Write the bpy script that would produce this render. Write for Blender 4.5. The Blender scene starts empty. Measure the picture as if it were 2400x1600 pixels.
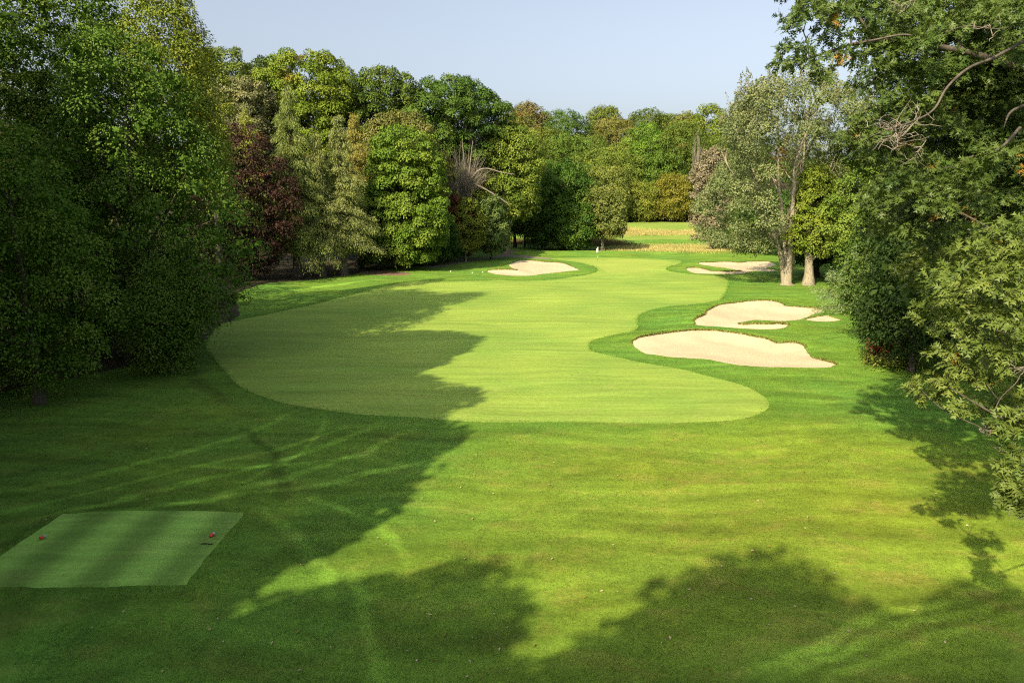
import bpy, math, numpy as np
from mathutils import Vector, geometry
PI = math.pi; R = math.radians
sc = bpy.context.scene
COL = sc.collection
# ------------------------------------------------------------------ camera geometry (photo is 2400 x 1600)
CAM_H = 10.0; TH = R(11.2); FPX = 1600.0
def ray(px, py):
    u = (px - 1200) / FPX; v = (800 - py) / FPX
    return np.array([u, math.cos(TH) + v * math.sin(TH), -math.sin(TH) + v * math.cos(TH)])
def pt(px, py, d):                       # the point seen at (px, py) that lies d metres ahead
    r = ray(px, py); t = d / r[1]
    return np.array([r[0] * t, d, CAM_H + r[2] * t]), t
def ss(a, b, x):
    t = np.clip((x - a) / (b - a), 0, 1); return t * t * (3 - 2 * t)
def h0(x, y):                            # the lie of the land
    x = np.asarray(x, float); y = np.asarray(y, float)
    und = .07 * np.sin(x * .21 + 1) * np.sin(y * .17) + .05 * np.sin(x * .43 + y * .31) + .03 * np.sin(x * .9 - y * .7 + 2)
    und = und * (1 - .5 * ss(100, 140, y))
    far = 4.9 * ss(158, 232, y) + .31 * np.maximum(0, y - 240)
    left = .25 * np.maximum(0, -x - 44) * ss(60, 110, y) + .10 * np.maximum(0, -x - 26) * (1 - ss(60, 110, y))
    right = .10 * np.maximum(0, x - 60)
    hill = far + left + right
    hill = 46 * (1 - np.exp(-hill / 46))
    berm = .75 * np.exp(-((y - 145) / 5.0) ** 2) * ss(-24, -10, x) * (1 - ss(50, 62, x))
    return und + hill + berm
def at(px, py):
    r = ray(px, py); ts = np.concatenate([np.linspace(8, 200, 3000), np.linspace(200, 900, 3000)])
    z = CAM_H + r[2] * ts; g = h0(r[0] * ts, r[1] * ts)
    i = np.argmax(z < g)
    if not (z < g).any(): i = len(ts) - 1
    t0, t1 = ts[max(i - 1, 0)], ts[i]
    for _ in range(30):
        tm = (t0 + t1) / 2
        if CAM_H + r[2] * tm < h0(r[0] * tm, r[1] * tm): t1 = tm
        else: t0 = tm
    return np.array([r[0] * t1, r[1] * t1])
def nrm(v):
    return v / np.maximum(np.linalg.norm(v, axis=-1, keepdims=True), 1e-9)
# ------------------------------------------------------------------ materials
class NT:
    def __init__(s, name):
        s.m = bpy.data.materials.new(name); s.m.use_nodes = True; s.t = s.m.node_tree; s.t.nodes.clear()
    def n(s, typ, **kw):
        nd = s.t.nodes.new(typ)
        for k, v in kw.items():
            if k.startswith('i_'):
                key = k[2:]; key = int(key) if key.isdigit() else key.replace('_', ' ')
                if hasattr(v, 'is_output'): s.t.links.new(v, nd.inputs[key])
                else: nd.inputs[key].default_value = v
            else: setattr(nd, k, v)
        return nd
    def math(s, op, a, b=0.0, clamp=False):
        nd = s.n('ShaderNodeMath', operation=op, use_clamp=clamp)
        for i, v in enumerate((a, b)):
            if hasattr(v, 'is_output'): s.t.links.new(v, nd.inputs[i])
            else: nd.inputs[i].default_value = v
        return nd.outputs[0]
    def mix(s, f, a, b, blend='MIX'):
        nd = s.n('ShaderNodeMix', data_type='RGBA', blend_type=blend)
        for i, v in ((0, f), (6, a), (7, b)):
            if hasattr(v, 'is_output'): s.t.links.new(v, nd.inputs[i])
            elif i: nd.inputs[i].default_value = (*v, 1) if len(v) == 3 else v
            else: nd.inputs[i].default_value = v
        return nd.outputs[2]
    def noise(s, vec, scale, detail=3, rough=.55, dist=0.0):
        return s.n('ShaderNodeTexNoise', i_Vector=vec, i_Scale=scale, i_Detail=detail, i_Roughness=rough, i_Distortion=dist).outputs[0]
    def mapr(s, v, a, b, c, d):
        return s.n('ShaderNodeMapRange', i_Value=v, i_1=a, i_2=b, i_3=c, i_4=d).outputs[0]
    def scalevec(s, vec, sx, sy, sz, rot=0.0):
        return s.n('ShaderNodeMapping', i_Vector=vec, i_Scale=(sx, sy, sz), i_Rotation=(0, 0, rot)).outputs[0]
    def out(s, sh):
        o = s.n('ShaderNodeOutputMaterial'); s.t.links.new(sh, o.inputs[0]); return s.m
    def bsdf(s, col, rough=.9, spec=.2, normal=None, **kw):
        b = s.n('ShaderNodeBsdfPrincipled', i_Roughness=rough)
        b.inputs['Specular IOR Level'].default_value = spec
        if hasattr(col, 'is_output'): s.t.links.new(col, b.inputs[0])
        else: b.inputs[0].default_value = (*col, 1)
        if normal is not None: s.t.links.new(normal, b.inputs['Normal'])
        return b.outputs[0]

def leaf_mat(name, accent=(.17, .075, .025), trans=.17, rough=.6, spec=.08):
    k = NT(name)
    oc = k.n('ShaderNodeObjectInfo').outputs['Color']
    tint = k.n('ShaderNodeAttribute', attribute_name='tint').outputs['Fac']
    alt = k.n('ShaderNodeAttribute', attribute_name='alt').outputs['Fac']
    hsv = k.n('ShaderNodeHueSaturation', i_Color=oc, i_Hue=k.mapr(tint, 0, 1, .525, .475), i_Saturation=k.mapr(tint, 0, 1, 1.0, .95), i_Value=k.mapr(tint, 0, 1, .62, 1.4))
    col = k.mix(alt, hsv.outputs[0], accent)
    b = k.bsdf(col, rough, spec)
    tr = k.n('ShaderNodeBsdfTranslucent', i_Color=k.mix(.5, col, (.55, .6, .1), 'SOFT_LIGHT')).outputs[0]
    ms = k.n('ShaderNodeMixShader', i_0=trans); k.t.links.new(b, ms.inputs[1]); k.t.links.new(tr, ms.inputs[2])
    return k.out(ms.outputs[0])
def bark_mat(name, a, b, scale=3.0):
    k = NT(name); o = k.n('ShaderNodeTexCoord').outputs['Object']
    v = k.scalevec(o, 1, 1, .22)
    n1 = k.noise(v, scale * 2.2, 5, .65); n2 = k.noise(o, .8, 2)
    c = k.mix(k.mapr(n1, .35, .65, 0, 1), a, b); c = k.mix(k.mapr(n2, .3, .7, 0, .4), c, tuple(q * .6 for q in a))
    bp = k.n('ShaderNodeBump', i_Strength=.7, i_Distance=.05, i_Height=n1).outputs[0]
    return k.out(k.bsdf(c, .95, .1, bp))
def turf(k, o, a, b, dry, dry_amt, stretch, med, contrast, dry_lit, tracks, stripes):
    big = k.noise(o, .11, 3, .6, .4); vs = k.scalevec(o, stretch[0], stretch[1], 1); m1 = k.noise(vs, med, 4, .62, .6)
    c = k.mix(k.mapr(big, .34, .66, 0, 1), a, b)
    d = k.noise(k.scalevec(o, 1, 1.9, 1), .45, 5, .7, .5)
    c = k.mix(k.math('MULTIPLY', k.mapr(d, .5, .72, 0, 1), dry_amt), c, dry)
    v = k.mapr(m1, .28, .72, 1 - contrast, 1 + contrast)
    if dry_lit:                          # thin dry turf, its yellow also paints sunlight on the near side; wheel tracks
        xy = k.n('ShaderNodeSeparateXYZ', i_0=o).outputs; ex = k.math('DIVIDE', k.math('SUBTRACT', xy[0], 9.0), 13.0); ey = k.math('DIVIDE', k.math('SUBTRACT', xy[1], 21.0), 13.0)
        rr = k.math('ADD', k.math('MULTIPLY', ex, ex), k.math('MULTIPLY', ey, ey)); dm = k.mapr(k.math('ADD', rr, k.math('MULTIPLY', k.noise(o, .25, 3), .9)), .35, 1.5, 1, 0)
        c = k.mix(k.math('MULTIPLY', dm, .6), c, (.175, .205, .016)); c = k.mix(k.math('MULTIPLY', dm, k.mapr(d, .5, .68, 0, .3)), c, (.30, .21, .065))
        brk = k.mapr(k.noise(o, .9, 4), .3, .55, .25, 1); wob = k.math('MULTIPLY', k.math('SUBTRACT', k.noise(o, .35, 2), .5), 1.2)
        for cx, cy, r0_, w_, amp, mx, my, hl in ARCS:
            ln = k.n('ShaderNodeVectorMath', operation='LENGTH', i_0=k.n('ShaderNodeVectorMath', operation='SUBTRACT', i_0=o, i_1=(cx, cy, 0)).outputs[0]).outputs['Value']
            q = k.math('ABSOLUTE', k.math('SUBTRACT', k.math('ADD', ln, wob), r0_)); mk = k.math('MULTIPLY', k.mapr(q, w_ * .35, w_ * 1.15, 1, 0), k.math('MULTIPLY', brk, k.mapr(k.n('ShaderNodeVectorMath', operation='LENGTH', i_0=k.n('ShaderNodeVectorMath', operation='SUBTRACT', i_0=o, i_1=(mx, my, 0)).outputs[0]).outputs['Value'], hl * .6, hl, 1, 0)))
            v = k.math('MULTIPLY', v, k.math('ADD', 1.0, k.math('MULTIPLY', mk, amp * 1.0)))
    if stripes:
        w, amt = stripes
        sx = k.n('ShaderNodeSeparateXYZ', i_0=k.n('ShaderNodeVectorMath', operation='ADD', i_0=o, i_1=k.n('ShaderNodeVectorMath', operation='SCALE', i_0=k.n('ShaderNodeTexNoise', i_Vector=o, i_Scale=.5).outputs[1], i_3=.35).outputs[0]).outputs[0]).outputs[0]
        v = k.math('MULTIPLY', v, k.mapr(k.math('SINE', k.math('MULTIPLY', sx, PI / w)), -.8, .8, 1 - amt, 1 + amt))
    if tracks:
        for rot, lo, hi in ((.95, .07, .9), (-.4, .06, 1.1), (.1, .05, .7)):
            st = k.noise(k.scalevec(k.n('ShaderNodeVectorMath', operation='ADD', i_0=o, i_1=k.n('ShaderNodeVectorMath', operation='SCALE', i_0=k.n('ShaderNodeTexNoise', i_Vector=o, i_Scale=.06).outputs[1], i_3=9.0).outputs[0]).outputs[0], lo, hi, 1, rot), 1.0, 2, .5)
            v = k.math('MULTIPLY', v, k.mapr(st, .34, .66, 1 - tracks, 1 + tracks))
    return c, v
def grass_mat(name, a, b, dry, dry_amt=.25, stretch=(1, 1), fine=14.0, med=.9, contrast=.35, stripes=None, fringe=None, tracks=0.0, bump=.4, dry_lit=False, arcs=None):
    k = NT(name); o = k.n('ShaderNodeTexCoord').outputs['Object']
    vs = k.scalevec(o, stretch[0], stretch[1], 1)
    f1 = k.noise(o, fine, 4, .7); f2 = k.noise(vs, fine * .28, 4, .65)
    c, v = turf(k, o, a, b, dry, dry_amt, stretch, med, contrast, dry_lit, tracks, stripes)
    s2 = k.mapr(f1, .3, .7, 1 - contrast * .8, 1 + contrast * .8); s3 = k.mapr(f2, .3, .7, 1 - contrast * .6, 1 + contrast * .6)
    v = k.math('MULTIPLY', v, k.math('MULTIPLY', s2, s3))
    c = k.mix(1.0, c, k.n('ShaderNodeCombineXYZ', i_0=v, i_1=v, i_2=v).outputs[0], 'MULTIPLY')
    if fringe:
        fa = k.n('ShaderNodeAttribute', attribute_name='collar').outputs['Fac']
        c = k.mix(k.math('MULTIPLY', fa, .4), c, fringe)
    bp = k.n('ShaderNodeBump', i_Strength=bump, i_Distance=.06, i_Height=k.math('ADD', f1, k.math('MULTIPLY', f2, 1.5))).outputs[0]
    return k.out(k.bsdf(c, .9, .12, bp))
def arc3(a, b, c, w, amp):             # a wheel track: the circle through three points of the lawn
    (x1, y1), (x2, y2), (x3, y3) = at(*a), at(*b), at(*c); D = 2 * (x1 * (y2 - y3) + x2 * (y3 - y1) + x3 * (y1 - y2))
    ux = ((x1**2 + y1**2) * (y2 - y3) + (x2**2 + y2**2) * (y3 - y1) + (x3**2 + y3**2) * (y1 - y2)) / D; uy = ((x1**2 + y1**2) * (x3 - x2) + (x2**2 + y2**2) * (x1 - x3) + (x3**2 + y3**2) * (x2 - x1)) / D
    return ux, uy, math.hypot(x1 - ux, y1 - uy), w, amp, (x1 + x3) / 2, (y1 + y3) / 2, .56 * math.hypot(x1 - x3, y1 - y3)
ARCS = [arc3(*q) for q in (((900, 985), (560, 1105), (0, 1235), .3, .75), ((980, 1000), (650, 1125), (60, 1262), .3, .7), ((700, 960), (420, 1060), (0, 1160), .3, .6), ((1010, 1075), (760, 1130), (330, 1190), .24, .75), ((560, 1000), (640, 1080), (660, 1180), .3, -.4),
    ((480, 720), (640, 690), (880, 655), .9, .8), ((440, 800), (470, 900), (600, 975), .5, -.35), ((820, 1000), (480, 1090), (0, 1200), .2, .55), ((760, 970), (700, 1060), (520, 1150), .2, .5), ((880, 1060), (640, 1090), (300, 1080), .2, .5), ((650, 1150), (840, 1210), (960, 1330), .25, .5), ((600, 1190), (720, 1280), (780, 1420), .25, .45), ((130, 1400), (100, 1480), (40, 1600), .9, .35), ((1700, 1600), (2000, 1475), (2330, 1362), .2, .7), ((1760, 1600), (2060, 1490), (2390, 1390), .17, .6), ((1900, 1600), (2160, 1500), (2400, 1425), .17, .5), ((830, 1330), (850, 1450), (930, 1600), .22, .5))]
def sand_mat():
    k = NT('bunker_sand'); o = k.n('ShaderNodeTexCoord').outputs['Object']
    n1 = k.noise(o, .5, 4, .6); n2 = k.noise(o, 16, 4, .7)
    rk = k.n('ShaderNodeTexWave', i_Vector=k.scalevec(o, 1, 1, 1, .5), i_Scale=2.6, i_Distortion=3.0, i_Detail=2.0, i_Detail_Scale=.6).outputs[1]
    c = k.mix(k.mapr(n1, .3, .7, 0, 1), (.40, .345, .225), (.45, .39, .255)); c = k.mix(k.mapr(n2, .35, .7, .12, 0), c, (.31, .25, .17))
    bp = k.n('ShaderNodeBump', i_Strength=.35, i_Distance=.03, i_Height=k.math('ADD', n2, k.math('MULTIPLY', rk, .5))).outputs[0]
    return k.out(k.bsdf(c, .95, .1, bp))
def plain(name, col, rough=.6, spec=.3, var=.15, scale=6):
    k = NT(name); o = k.n('ShaderNodeTexCoord').outputs['Object']
    n = k.noise(o, scale, 3); c = k.mix(k.mapr(n, .3, .7, 0, 1), tuple(q * (1 - var) for q in col), tuple(min(1, q * (1 + var)) for q in col))
    return k.out(k.bsdf(c, rough, spec))
def blade_mat(name, a, b, c3, sc_=.1, lawn=False):
    k = NT(name); t = k.n('ShaderNodeAttribute', attribute_name='tint').outputs['Fac']; al = k.n('ShaderNodeAttribute', attribute_name='alt').outputs['Fac']
    o = k.n('ShaderNodeTexCoord').outputs['Object']
    big = k.noise(o, sc_, 3, .6, .4)
    c = k.mix(k.mapr(big, .34, .66, 0, 1), a, b)
    v = k.mapr(t, 0, 1, .45, 1.6); c = k.mix(1.0, c, k.n('ShaderNodeCombineXYZ', i_0=v, i_1=v, i_2=v).outputs[0], 'MULTIPLY')
    d = k.noise(k.scalevec(o, 1, 1.9, 1), .45, 5, .7, .5)
    c = k.mix(k.math('MULTIPLY', k.math('MULTIPLY', al, 1.0), k.mapr(d, .42, .7, .05, .9)), c, c3)
    if lawn:
        c, v2 = turf(k, o, a, b, RD, .2, (1, 1.5), .9, .2, True, .12, None); v = k.math('MULTIPLY', v, v2); c = k.mix(1.0, c, k.n('ShaderNodeCombineXYZ', i_0=v, i_1=v, i_2=v).outputs[0], 'MULTIPLY')
    bb = k.bsdf(c, .75, .08); tr = k.n('ShaderNodeBsdfTranslucent', i_Color=c).outputs[0]
    ms = k.n('ShaderNodeMixShader', i_0=.3); k.t.links.new(bb, ms.inputs[1]); k.t.links.new(tr, ms.inputs[2])
    return k.out(ms.outputs[0])
RA, RB, RD = (.082, .185, .024), (.115, .20, .020), (.27, .20, .06)
M = dict(
    leaf=leaf_mat('leaf_surface'), leafy=leaf_mat('leaf_surface_yellowing', (.22, .17, .03)), needle=leaf_mat('needle_surface', (.25, .2, .05), .18, .6, .08),
    oakleaf=leaf_mat('oak_leaf_surface', (.30, .15, .03), .2, .45, .2),
    bark=bark_mat('brown_bark', (.058, .05, .04), (.125, .11, .088)), pale=bark_mat('pale_bark', (.17, .15, .105), (.33, .295, .21)),
    dark=bark_mat('dark_bark', (.03, .024, .018), (.07, .055, .042)), grey=bark_mat('grey_dead_wood', (.14, .122, .098), (.26, .23, .185)),
    rough=grass_mat('rough_turf', RA, RB, RD, .2, (1, 1.5), 13, .9, .2, fringe=(.062, .145, .016), tracks=.12, dry_lit=True),
    fair=grass_mat('fairway_turf', (.155, .255, .04), (.21, .295, .048), (.235, .275, .07), .4, (.2, 2.4), 5, .35, .19, bump=.12),
    green=grass_mat('green_turf', (.21, .29, .05), (.245, .315, .058), (.25, .29, .085), .2, (.2, 2.6), 5, .35, .07, bump=.08),
    tee=grass_mat('tee_turf', (.17, .33, .055), (.20, .36, .062), (.28, .28, .09), .3, (.25, 2.4), 9, .9, .16, stripes=(1.05, .27), bump=.2),
    far=grass_mat('far_turf', (.14, .22, .035), (.18, .25, .042), (.27, .25, .08), .3, (.3, 1.6), 2, .12, .14, bump=.1),
    floor=grass_mat('woodland_litter', (.035, .03, .018), (.05, .042, .024), (.03, .045, .012), .6, (1, 1), 9, .8, .45),
    sand=sand_mat(), lip=plain('lip_soil', (.15, .15, .05), .95, .1, .5, 5), path=plain('path_gravel', (.19, .16, .125), .95, .1, .2, 3),
    dirt=plain('bare_dirt', (.17, .115, .075), .95, .1, .25, 2),
    blade=blade_mat('grass_blade', (.088, .20, .03), (.12, .215, .026), (.30, .23, .07), lawn=True), lipblade=blade_mat('lip_blade', (.10, .16, .02), (.15, .16, .03), (.22, .16, .06), .5),
    fescue=blade_mat('fescue_blade', (.46, .39, .15), (.39, .355, .12), (.24, .25, .07), .08), weed=blade_mat('weed_blade', (.09, .09, .03), (.16, .11, .05), (.06, .07, .02), .3),
    red=plain('marker_red', (.70, .06, .035), .4, .4, .05), steel=plain('marker_grey', (.32, .36, .40), .35, .5, .05),
    white=plain('white_paint', (.85, .85, .84), .4, .4, .03), black=plain('black_paint', (.02, .02, .022), .5, .4, .05), twig=plain('twig_bark', (.035, .03, .022), .9, .1, .3),
)
# ------------------------------------------------------------------ mesh helpers
def link(name, me, mat, parent=None):
    o = bpy.data.objects.new(name, me); COL.objects.link(o)
    if mat is not None and me is not None: me.materials.append(mat)
    if parent is not None: o.parent = parent
    return o
def np_mesh(name, V, F, attrs=None, smooth=False):
    me = bpy.data.meshes.new(name); F = np.asarray(F, np.int32); k = F.shape[1]
    me.vertices.add(len(V)); me.vertices.foreach_set('co', np.asarray(V, np.float32).ravel())
    me.loops.add(F.size); me.loops.foreach_set('vertex_index', F.ravel())
    me.polygons.add(len(F)); me.polygons.foreach_set('loop_start', np.arange(0, F.size, k, dtype=np.int32))
    if smooth: me.polygons.foreach_set('use_smooth', np.ones(len(F), bool))
    for n, a in (attrs or {}).items():
        me.attributes.new(n, 'FLOAT', 'POINT').data.foreach_set('value', np.asarray(a, np.float32))
    me.update(calc_edges=True); return me
class Tubes:
    def __init__(s): s.V = []; s.F = []; s.n = 0
    def add(s, P, rad, sides=6):
        P = np.asarray(P, float); n = len(P); rad = np.broadcast_to(np.asarray(rad, float), (n,)) if np.ndim(rad) else np.full(n, rad)
        T = np.gradient(P, axis=0); T = nrm(T); ref = np.array([1., 0, 0]) if abs(T[0][0]) < .8 else np.array([0, 1., 0])
        A = nrm(np.cross(T, ref)); B = np.cross(T, A); a = np.arange(sides) * 2 * PI / sides
        ring = P[:, None] + rad[:, None, None] * (np.cos(a)[None, :, None] * A[:, None] + np.sin(a)[None, :, None] * B[:, None])
        s.V.append(ring.reshape(-1, 3)); i = np.arange(n - 1)[:, None] * sides; j = np.arange(sides)[None]; j2 = (j + 1) % sides
        s.F.append(np.stack([i + j, i + j2, i + sides + j2, i + sides + j], -1).reshape(-1, 4) + s.n); s.n += n * sides
    def mesh(s, name): return np_mesh(name, np.concatenate(s.V), np.concatenate(s.F), smooth=True)
def curve(P, n=8):                       # a smooth polyline through the points
    P = np.asarray(P, float)
    if len(P) < 3: return P[0] + (P[-1] - P[0]) * np.linspace(0, 1, n)[:, None]
    Q = np.vstack([2 * P[0] - P[1], P, 2 * P[-1] - P[-2]]); o = []
    for i in range(1, len(Q) - 2):
        t = np.linspace(0, 1, n, endpoint=False)[:, None]
        o.append(.5 * (2 * Q[i] + (Q[i + 1] - Q[i - 1]) * t + (2 * Q[i - 1] - 5 * Q[i] + 4 * Q[i + 1] - Q[i + 2]) * t ** 2 + (3 * Q[i] - Q[i - 1] - 3 * Q[i + 1] + Q[i + 2]) * t ** 3))
    return np.vstack(o + [P[-1:]])
T_DIA = (np.array([[0, 0, 0], [.5, .30, .07], [1, 0, -.1], [.5, -.30, .07]]), np.array([[0, 1, 2, 3]]))
T_THIN = (np.array([[0, 0, 0], [.4, .09, .0], [1, 0, -.12], [.4, -.09, .0]]), np.array([[0, 1, 2, 3]]))
_o = [(0, 0, 0), (.25, .02, .03), (.5, .0, .02), (.75, 0, -.04), (1, 0, -.14), (.34, .25, .05), (.60, .33, .04), (.84, .22, -.05), (.34, -.25, .05), (.60, -.33, .04), (.84, -.22, -.05)]
T_OAK = (np.array(_o, float), np.array([[0, 1, 5], [1, 2, 6], [2, 3, 7], [2, 3, 4], [0, 8, 1], [1, 9, 2], [2, 10, 3]]))
def leaves(name, P, D, N, S, tmpl, tint, alt):
    T, F = tmpl; D = nrm(D); N = N - (N * D).sum(-1, keepdims=True) * D; N = nrm(N); B = np.cross(N, D); S = S[:, None, None]
    V = P[:, None] + S * (T[None, :, :1] * D[:, None] + T[None, :, 1:2] * B[:, None] + T[None, :, 2:] * N[:, None])
    k = len(T); Fa = (np.arange(len(P))[:, None, None] * k + F[None]).reshape(-1, F.shape[1])
    return np_mesh(name, V.reshape(-1, 3), Fa, dict(tint=np.repeat(tint, k), alt=np.repeat(alt, k)))
# ------------------------------------------------------------------ things and labels
def tag(o, label=None, cat=None, group=None, kind=None):
    for k, v in (('label', label), ('category', cat), ('group', group), ('kind', kind)):
        if v: o[k] = v
    return o
def thing(name, label, cat, loc, group=None):
    o = bpy.data.objects.new(name, None); COL.objects.link(o); o.location = loc; o.empty_display_size = .5
    return tag(o, label, cat, group)
# ------------------------------------------------------------------ trees
def lumps_for(g, H, W, zb, n, p=.8, q=2.2, lr=(.17, .31)):
    ph = g.uniform(0, 6, 4); N = n * 14
    t = g.uniform(0.02, .98, N) ** .85; a = g.uniform(0, 2 * PI, N)
    m = 1 + .18 * np.sin(2 * a + ph[0] + 3 * t) + .14 * np.sin(3 * a + ph[1] - 4 * t) + .08 * np.sin(9 * t + ph[2])
    prof = np.maximum(0, 1 - np.abs(2 * t ** p - 1) ** q) ** (1 / q)
    rl = W * g.uniform(*lr, N) * (.8 + .3 * prof)
    rad = np.maximum(0, 1.12 * W * prof * m - rl * .65) * np.where(g.uniform(0, 1, N) < .72, 1, np.sqrt(g.uniform(.1, 1, N)))
    z = zb + (H - zb) * t; z = np.minimum(z, H - rl * .62); C = np.stack([rad * np.cos(a), rad * np.sin(a), z], -1)
    keep = []; lim = int(n * 2.2)
    for i in range(N):                    # boughs keep their distance, so that dark gaps stay between them
        if not keep or (np.linalg.norm((C[keep] - C[i]) * [1, 1, 1.5], axis=1) > .74 * (rl[keep] + rl[i])).all():
            keep.append(i)
            if len(keep) >= lim: break
    return C[keep], rl[keep]
def foliage(g, name, C, rl, spr, nl, leaf, c=5.0, flat=.72, tmpl=T_DIA, alt_fn=None, up=.4, droop=.35, jit=.22, zcut=-.35):
    ns = np.maximum(6, (.62 * c * (rl / spr) ** 2).astype(int)); L = np.repeat(np.arange(len(C)), ns); n = len(L)
    k = np.arange(n) - np.repeat(np.cumsum(ns) - ns, ns)              # sprigs spread evenly over each bough
    zz = 1 - (1 - zcut) * (k + .5) / ns[L]; an = k * 2.39996 + g.uniform(0, 6, len(C))[L]; ro = np.sqrt(1 - zz ** 2)
    d = nrm(np.stack([ro * np.cos(an), ro * np.sin(an), zz], -1) + .16 * g.normal(size=(n, 3)))
    out = nrm(C[L] * np.array([1, 1, 0]) + 1e-6); d = nrm(d + .3 * out)
    r = rl[L][:, None] * g.uniform(.78, 1.08, (n, 1)); sp = C[L] + d * r * np.array([1, 1, flat])
    ln = g.uniform(0, 1, len(C)); st = .36 * g.uniform(0, 1, n) + .46 * ln[L]; sr = spr * g.uniform(.7, 1.25, n)
    nsn = nrm(d * np.array([1, 1, .8]) + np.array([0, 0, up]) + .18 * g.normal(size=(n, 3))); axis = nrm(d * np.array([1, 1, .2]) - np.array([0, 0, droop]) + .2 * g.normal(size=(n, 3)))
    K = np.repeat(np.arange(n), nl); m = len(K); q = g.normal(size=(m, 3)); q -= (q * nsn[K]).sum(-1, keepdims=True) * nsn[K]
    q = nrm(q) * np.sqrt(g.uniform(0, 1, (m, 1))); off = q * sr[K][:, None]                    # each sprig a small dome of leaves
    P = sp[K] + off + axis[K] * (sr[K] * .25)[:, None] - nsn[K] * (.55 * (q ** 2).sum(-1) * sr[K])[:, None] + g.normal(0, .06, (m, 3)) * spr
    N = nrm(nsn[K] + .75 * q + jit * g.normal(size=(m, 3))); D = nrm(q + axis[K] * .6 + .35 * g.normal(size=(m, 3)) - np.array([0, 0, droop]))
    S = leaf * g.uniform(.75, 1.3, m); tint = np.clip(st[K] + .18 * g.uniform(0, 1, m), 0, 1)
    nc = 34; Kc = np.repeat(np.arange(len(C)), nc); mc = len(Kc); dc = nrm(g.normal(size=(mc, 3)))      # big leaves inside the bough, tinted dark to paint its inner shade
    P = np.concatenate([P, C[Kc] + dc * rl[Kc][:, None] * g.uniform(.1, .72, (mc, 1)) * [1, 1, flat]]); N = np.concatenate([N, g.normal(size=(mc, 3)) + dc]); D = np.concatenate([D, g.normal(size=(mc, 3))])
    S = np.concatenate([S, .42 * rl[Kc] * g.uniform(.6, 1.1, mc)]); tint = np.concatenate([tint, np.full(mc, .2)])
    alt = np.zeros(len(P)) if alt_fn is None else np.clip(alt_fn(P, g) * g.uniform(.5, 1.2, len(P)), 0, 1)
    return leaves(name, P, D, N, S, tmpl, tint, alt)
def limbs(g, tb, C, rl, H, zb, r0, nb, bend=.04):
    zt = zb + (H - zb) * .78; k = 9; tz = np.linspace(0, zt, k); w = np.cumsum(g.normal(0, bend * H / k, (k, 2)), 0); w -= w[0]
    tr = np.column_stack([w, tz]); rad = r0 * (1 - .85 * (tz / zt)) ; rad[0] *= 1.45; rad[1] *= 1.02
    tb.add(curve(tr, 3), np.interp(np.linspace(0, 1, (k - 1) * 3 + 1), np.linspace(0, 1, k), rad), 9)
    for i in g.permutation(len(C))[:nb]:
        c = C[i]; hd = math.hypot(c[0], c[1]); za = np.clip(c[2] - hd * g.uniform(.5, 1.1) - rl[i] * .3, max(zb * .75, H * .1), zt * .96)
        s = np.array([np.interp(za, tz, tr[:, 0]), np.interp(za, tz, tr[:, 1]), za]); md = s + (c - s) * .5 + np.array([0, 0, .1 * hd]) + g.normal(0, .05 * hd + .02, 3)
        ra = np.interp(za, tz, rad) * .5; P = curve([s, md, c], 4); tb.add(P, np.linspace(ra, max(.02, ra * .18), len(P)), 5)
def broadleaf(name, label, cat, px, d, top, hw, bot, col, seed, leaf=None, n=55, p=.8, q=2.2, bark='bark', mat='leaf', group=None, nb=22, c=5., spr=None, nl=None,
              alt=None, lr=(.17, .31), r0=None, flat=.7, base=None, droop=.35, zfix=None):
    g = np.random.default_rng(seed)
    b, _ = pt(px, 483, d)
    x, y = b[0], d
    z = float(h0(x, y)) - .12
    T, t = pt(px, top, d); H = T[2] - z; W = hw / FPX * t; zb = max(.6, pt(px, bot, d)[0][2] - z)
    leaf = leaf * 1.1 if leaf else max(.15, .0018 * d); spr = spr or max(.5, .0055 * d); nl = nl or 26; col = (col[0] * 1.28, col[1] * 1.3, col[2] * 1.15)
    root = thing(name, label, cat, (x, y, z), group)
    C, rl = lumps_for(g, H, W, zb, n, p, q, lr)
    tb = Tubes(); limbs(g, tb, C, rl, H, zb, r0 or max(.12, .017 * H), nb)
    link('trunk', tb.mesh('trunk'), M[bark], root)
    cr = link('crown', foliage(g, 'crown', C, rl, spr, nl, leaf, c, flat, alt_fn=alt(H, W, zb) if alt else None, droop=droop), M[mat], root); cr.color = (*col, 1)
    return root
def rusty(amount, topw=1.0, scale=.45):  # patches of turned leaves, more of them up high
    def mk(H, W, zb):
        def f(P, g):
            ph = g.uniform(0, 6, 3); u = np.clip((P[:, 2] - zb) / (H - zb), 0, 1)
            v = np.sin(P[:, 0] * scale * 2 + ph[0]) * np.sin(P[:, 1] * scale * 2 + ph[1]) * np.sin(P[:, 2] * scale * 2.4 + ph[2])
            return np.clip((v * .9 + (u - .6) * topw + amount - .45) * 2.2, 0, 1)
        return f
    return mk
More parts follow.
